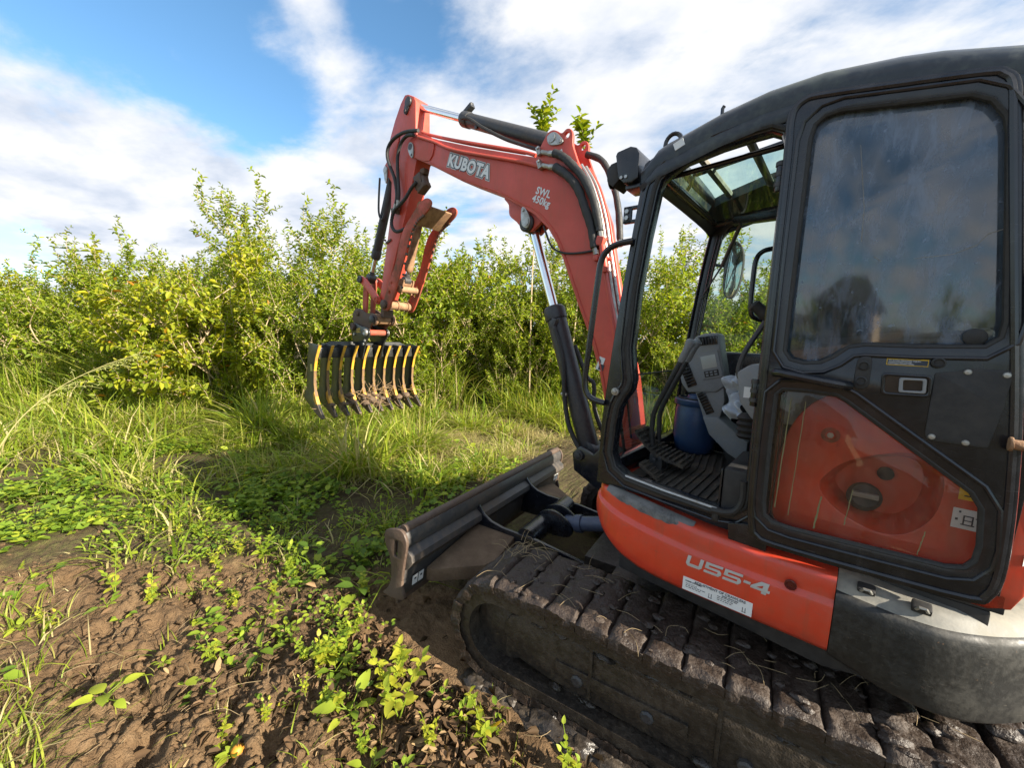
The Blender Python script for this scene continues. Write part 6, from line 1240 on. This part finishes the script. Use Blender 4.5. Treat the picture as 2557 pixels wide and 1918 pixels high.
# ---------------------------------------------------------------- single weeds in the foreground
def leaf_shape(L, Wd, n=7, fold=.18, droop=.25, wavy=.04, seed=0):
    mb = MB(); vs = []
    for i in range(n):
        f = i/(n-1); w_ = Wd*.5*(math.sin(math.pi*min(1, f**.72))**.8)+.0008; z = -droop*L*f*f; r_ = wavy*L*math.sin(f*9+seed)
        vs += [(f*L, w_, z+fold*w_+r_*.3), (f*L, 0, z), (f*L, -w_, z+fold*w_-r_*.3)]
    mb.add(vs, [(3*i+a, 3*i+3+a, 3*i+4+a, 3*i+1+a) for i in range(n-1) for a in (0, 1)]); return mb
def attr_leaf(name, mb, mat, val):
    me = np_mesh(name, mb.v, mb.f, {'rnd': ('POINT', np.full(len(mb.v), val))}); me.materials.append(mat); me.polygons.foreach_set('use_smooth', np.ones(len(me.polygons), dtype=bool)); return me
broad = [attr_leaf('leaf', leaf_shape(.078, .042, 8, .22, .30, .05, s), LM['weed'], v) for s, v in ((0, .10), (1, .45), (2, .75), (3, .9))]
small = [attr_leaf('leaf', leaf_shape(.042, .024, 6, .2, .2, .04, s), LM['weed'], v) for s, v in ((0, .25), (1, .55), (2, .8), (3, .95))]
stem_m = LM['weed']
def weed(kind, x, y, size, tone, label, group=None, seed=0):
    rd = random.Random(seed*17+3); z0 = float(ground_h(x, y)); o = empty('weed', (x, y, z0), label, 'weed', group); o.rotation_euler.z = rd.uniform(0, 6.3); o.scale = (size,)*3
    mb = MB(); spots = []
    if kind == 'rosette':
        n = rd.randint(6, 9)
        for k in range(n):
            an = 2.4*k+rd.uniform(-.3, .3); tilt = rd.uniform(.25, .95); pl = rd.uniform(.02, .07); d = Vector((math.cos(an)*math.cos(tilt), math.sin(an)*math.cos(tilt), math.sin(tilt))); b = Vector((0, 0, .015+.012*k*.3)); mb.tube([b, b+d*pl], .0022, 5)
            spots.append((b+d*pl, an, tilt-.25, rd.uniform(.65, 1.25)))
        mb.tube([(0, 0, -.02), (0, 0, .03)], .004, 5); lib = broad
    else:
        ns = rd.randint(2, 4)
        for s_ in range(ns):
            an0 = rd.uniform(0, 6.3); hgt = rd.uniform(.10, .24); top = Vector((math.cos(an0)*hgt*.35, math.sin(an0)*hgt*.35, hgt)); pts = smooth_path([(0, 0, -.01), top*.5+Vector((0, 0, hgt*.08)), top], 4); mb.tube(pts, [.0028-.0014*i/(len(pts)-1) for i in range(len(pts))], 5)
            for k in range(rd.randint(4, 6)):
                f = .3+.7*(k+.5)/6; p_ = pts[min(int(f*(len(pts)-1)), len(pts)-1)]; an = an0+1.9*k
                for q in (0, math.pi): spots.append((p_, an+q, rd.uniform(.05, .6), rd.uniform(.7, 1.3)*(1.2-.5*f)))
            spots.append((pts[-1], rd.uniform(0, 6.3), 1.0, .8))
        lib = small
    sm = np_mesh('stem', mb.v, [f for f in mb.f if len(f) == 4], {'rnd': ('POINT', np.full(len(mb.v), .6))}); sm.materials.append(stem_m); s_o = bpy.data.objects.new('stem', sm); col.objects.link(s_o); s_o.parent = o
    for b, an, tilt, sc2 in spots:
        c_ = bpy.data.objects.new('leaf', lib[min(3, max(0, int(round(tone*3+rd.gauss(0, .6)))))]); col.objects.link(c_); c_.parent = o; c_.location = b; c_.rotation_euler = (rd.gauss(0, .2), -tilt, an); c_.scale = (sc2,)*3
    return o
named = [
 ('rosette', 2.33, .70, 1.15, .05, 'dark broad-leaved weed in front of the blade end plate'), ('rosette', 2.00, .95, 1.25, .2, 'broad dark green weed at the foot of the blade end plate'),
 ('stem', 1.22, 1.36, 1.35, .9, 'tallest bright leafy weed in the litter in front of the track'), ('stem', 1.42, 1.16, 1.2, .85, 'bright weed beside the rounded front of the track'), ('stem', 1.36, 1.28, 1.1, .95, 'yellow-green leafy weed between the litter and the track front'),
 ('rosette', 1.63, 1.36, .85, .55, 'pale broad-leaved weed at the edge of the leaf litter'), ('rosette', 1.41, 1.45, .95, .6, 'broad-leaved weed among dead leaves nearest the viewer'), ('stem', 1.74, 1.36, .9, .75, 'small leafy weed where the leaf litter meets the sunlit mud'),
 ('stem', 2.87, 1.06, 1.05, .45, 'bushy weed standing at the edge of the machine shadow'), ('stem', 2.53, 1.09, 1.0, .6, 'leafy weed inside the machine shadow on bare soil'), ('rosette', 2.95, .86, .8, .5, 'round-leaved weed in the machine shadow'), ('stem', 3.04, 1.28, .6, .9, 'lone pale sprout standing in the mud'),
 ('rosette', 2.28, 1.97, 1.0, .9, 'bright yellow-green weed with big leaves alone in the dented mud'), ('rosette', 4.65, 1.68, 1.2, .6, 'large-leaved weed where the mud meets the ground cover'), ('stem', .89, 1.22, 1.0, .8, 'leafy weed beside the yellow fallen leaf'), ('stem', 1.77, 1.77, .6, .85, 'two-leaved seedling in the mud near the fallen guava'),
 ('stem', 3.16, 1.73, 1.0, .75, 'leafy weed at the upper edge of the bare mud'), ('stem', 2.92, 1.64, .85, .85, 'small weed on the sunlit mud beside the leafy one at its edge'), ('rosette', 4.27, .65, .9, .5, 'weed among the ground cover behind the shadow edge'), ('stem', .55, 1.16, .8, .7, 'weed growing close beside the bottom run of the track'),
 ('rosette', 1.80, .60, .8, .15, 'shaded weed between the blade and the track front')]
for i, (kd, x, y, s, tn, lb) in enumerate(named): weed(kd, x, y, s, tn, lb, None, i)
rg = random.Random(14)
for i in range(64):
    while True:
        x, y = (rg.uniform(.7, 4.6), rg.uniform(.75, 2.25)) if i % 2 else (rg.gauss(1.7, .6), rg.gauss(1.3, .25))
        if (abs(y) > 1.15 or abs(x) > 1.9) and not (1.8 < x < 2.9 and y > 1.9): break
    weed(rg.choice(('stem', 'stem', 'rosette')), x, y, rg.uniform(.32, .75), rg.uniform(.4, 1.0), 'small green seedling sprouting from the brown soil', 'seedlings in the mud', 100+i)
# fallen fruit and a yellow leaf
gv = MB(); gv.lathe((0, 0, 0), (.3, .2, 1), [(.003, -.021), (.016, -.017), (.022, -.006), (.022, .005), (.018, .014), (.009, .020), (.0, .021)], 20)
gu = ob('fallen_guava', gv, paint('ripe_guava_skin', (.52, .24, .02), .5, (.30, .10, .015), .7, 30), None, Matrix.Translation((1.66, 1.76, float(ground_h(1.66, 1.76))+.014)), ang=60); tag(gu, 'ripe orange-yellow guava lying on the mud', 'fruit')
yl = bpy.data.objects.new('fallen_leaf', attr_leaf('fallen_leaf', leaf_shape(.075, .05, 8, .2, -.2, .05, 2), leaf_mat('yellow_leaf', [(0, (.62, .40, .03)), (1, (.70, .46, .04))]), .5)); col.objects.link(yl); yl.location = (.87, 1.17, float(ground_h(.87, 1.17))+.05); yl.rotation_euler = (.3, -.5, 2.2); tag(yl, 'bright yellow fallen leaf standing in the litter near the track', 'leaf')
# drooping seed stalk at the left
sk = empty('grass_stalk', (4.2, 2.25, float(ground_h(4.2, 2.25))), 'long pale arching grass stalk with drooping seed head', 'grass stalk')
SP = smooth_path([(4.2, 2.25, float(ground_h(4.2, 2.25))), (4.21, 2.12, .42), (4.22, 1.97, .76), (4.387, 1.819, .945), (4.529, 1.608, 1.105), (4.66, 1.36, 1.225), (4.753, 1.143, 1.30)], 8); off_ = Vector(sk.location)
mb = MB(); mb.tube([p-off_ for p in SP], [.0045-.0032*i/(len(SP)-1) for i in range(len(SP))], 5); ob('stem', mb, paint('pale_stalk', (.30, .27, .11), .8, (.3, .25, .1), .5, 20), sk)
mb = MB(); random.seed(9)
for i in range(24, len(SP)):
    for k in range(1):
        d = (SP[min(i+1, len(SP)-1)]-SP[i-1]).normalized()+Vector((random.gauss(0, .35), random.gauss(0, .35), random.uniform(-.5, .1))); p_ = SP[i]-off_; L = random.uniform(.08, .22); mb.tube(smooth_path([p_, p_+d*L*.6, p_+d*L+Vector((0, 0, -L*.25))], 3), .0014, 4)
        for q in range(4): c_ = p_+d*L*(.4+.18*q); mb.tube([c_, c_+Vector((random.gauss(0, .01), random.gauss(0, .01), -.012))], .0022, 4)
so2 = ob('seed_head', mb, paint('seed_head', (.26, .28, .08), .85, (.3, .25, .1), .5, 20), sk)
for i, (an, L) in enumerate(((.4, .5), (-.7, .45), (-.3, .55))):
    lf = leaf_shape(L, .018, 8, .1, .35, .01, i); me = attr_leaf('leaf', lf, LM['grass'], .75); c_ = bpy.data.objects.new('leaf', me); col.objects.link(c_); c_.parent = sk; c_.location = SP[14+5*i]-off_; c_.rotation_euler = (0, -.15, -1.1+an)

# ---------------------------------------------------------------- what the door glass reflects: a house behind the viewer
hs = empty('house', (5.0, 18.5, 0), 'low beige house with dark hipped roof, mirrored in the cab door window', 'house')
mb = MB(); mb.box2((-2.6, -2.2, 0), (2.6, 2.2, 2.5)); wl2 = ob('wall', mb, paint('beige_render', (.50, .38, .24), .85, (.3, .22, .14), .4, 2), hs)
mb = MB(); mb.add([(-3.3, -3.4, 2.45), (3.3, -3.4, 2.45), (3.3, 2.9, 2.45), (-3.3, 2.9, 2.45), (-1.2, 0, 4.3), (1.2, 0, 4.3)], [(0, 1, 5, 4), (1, 2, 5), (2, 3, 4, 5), (3, 0, 4), (0, 3, 2, 1)]); ob('roof', mb, paint('dark_roof', (.06, .055, .05), .7, (.1, .09, .08), .5, 2), hs)
for x in (-2.4, -.8, .8, 2.4):
    mb = MB(); mb.box2((x-.11, -3.15, 0), (x+.11, -2.93, 2.45)); ob('porch_post', mb, M['tan'], hs)
for x in (-1.6, 1.6):
    mb = MB(); mb.box2((x-.5, -2.24, 1.0), (x+.5, -2.19, 2.0)); ob('window', mb, M['bulb'], hs)
mb = MB(); mb.box2((-.45, -2.24, .05), (.45, -2.19, 2.05)); ob('door', mb, paint('house_door', (.12, .07, .04), .5), hs)
for i, (x, y, k) in enumerate(((-5, 24, 1), (-9, 22, 3), (10.5, 21, 0))): bush(k, x, y, i*1.3, 1.0, 'bush beside the house, mirrored in the cab door window', 'bushes behind the viewer')

# ---------------------------------------------------------------- separate loose pieces, keep the tree three levels deep
def split_loose(o):
    bm = bmesh.new(); bm.from_mesh(o.data); bm.verts.ensure_lookup_table(); seen = set(); isl = []
    for v in bm.verts:
        if v.index in seen: continue
        st = [v]; cur = set()
        while st:
            q = st.pop()
            if q.index in cur: continue
            cur.add(q.index); st += [e.other_vert(q) for e in q.link_edges]
        seen |= cur; isl.append(cur)
    if len(isl) > 1:
        for cur in isl:
            idm = {}; vs = []
            for k in sorted(cur): idm[k] = len(vs); vs.append(tuple(bm.verts[k].co))
            fs = [tuple(idm[v.index] for v in f.verts) for f in bm.faces if f.verts[0].index in cur]
            me = bpy.data.meshes.new(o.name); me.from_pydata(vs, [], fs); me.update(); me.materials.append(o.data.materials[0])
            me.polygons.foreach_set('use_smooth', np.ones(len(fs), dtype=bool)); me.set_sharp_from_angle(angle=R(35))
            c = bpy.data.objects.new(o.name.split('.')[0], me); col.objects.link(c); c.parent = o.parent
        bm.free(); bpy.data.objects.remove(o)
    else: bm.free()
for o in [o for o in bpy.data.objects if o.type == 'MESH' and o.name.split('.')[0] in ('frame_rib', 'front_frame', 'mud_streak', 'port_block', 'serrated_edge', 'hitch_body', 'guard_bar', 'hatch_guard', 'window_track', 'scratch', 'windscreen_frame', 'tread_rib')]: split_loose(o)
def level(o):
    n = 0
    while o.parent is not None: o = o.parent; n += 1
    return n
bpy.context.view_layer.update()
while True:
    deep = [o for o in bpy.data.objects if level(o) > 2]
    if not deep: break
    for o in deep: o.parent = o.parent.parent
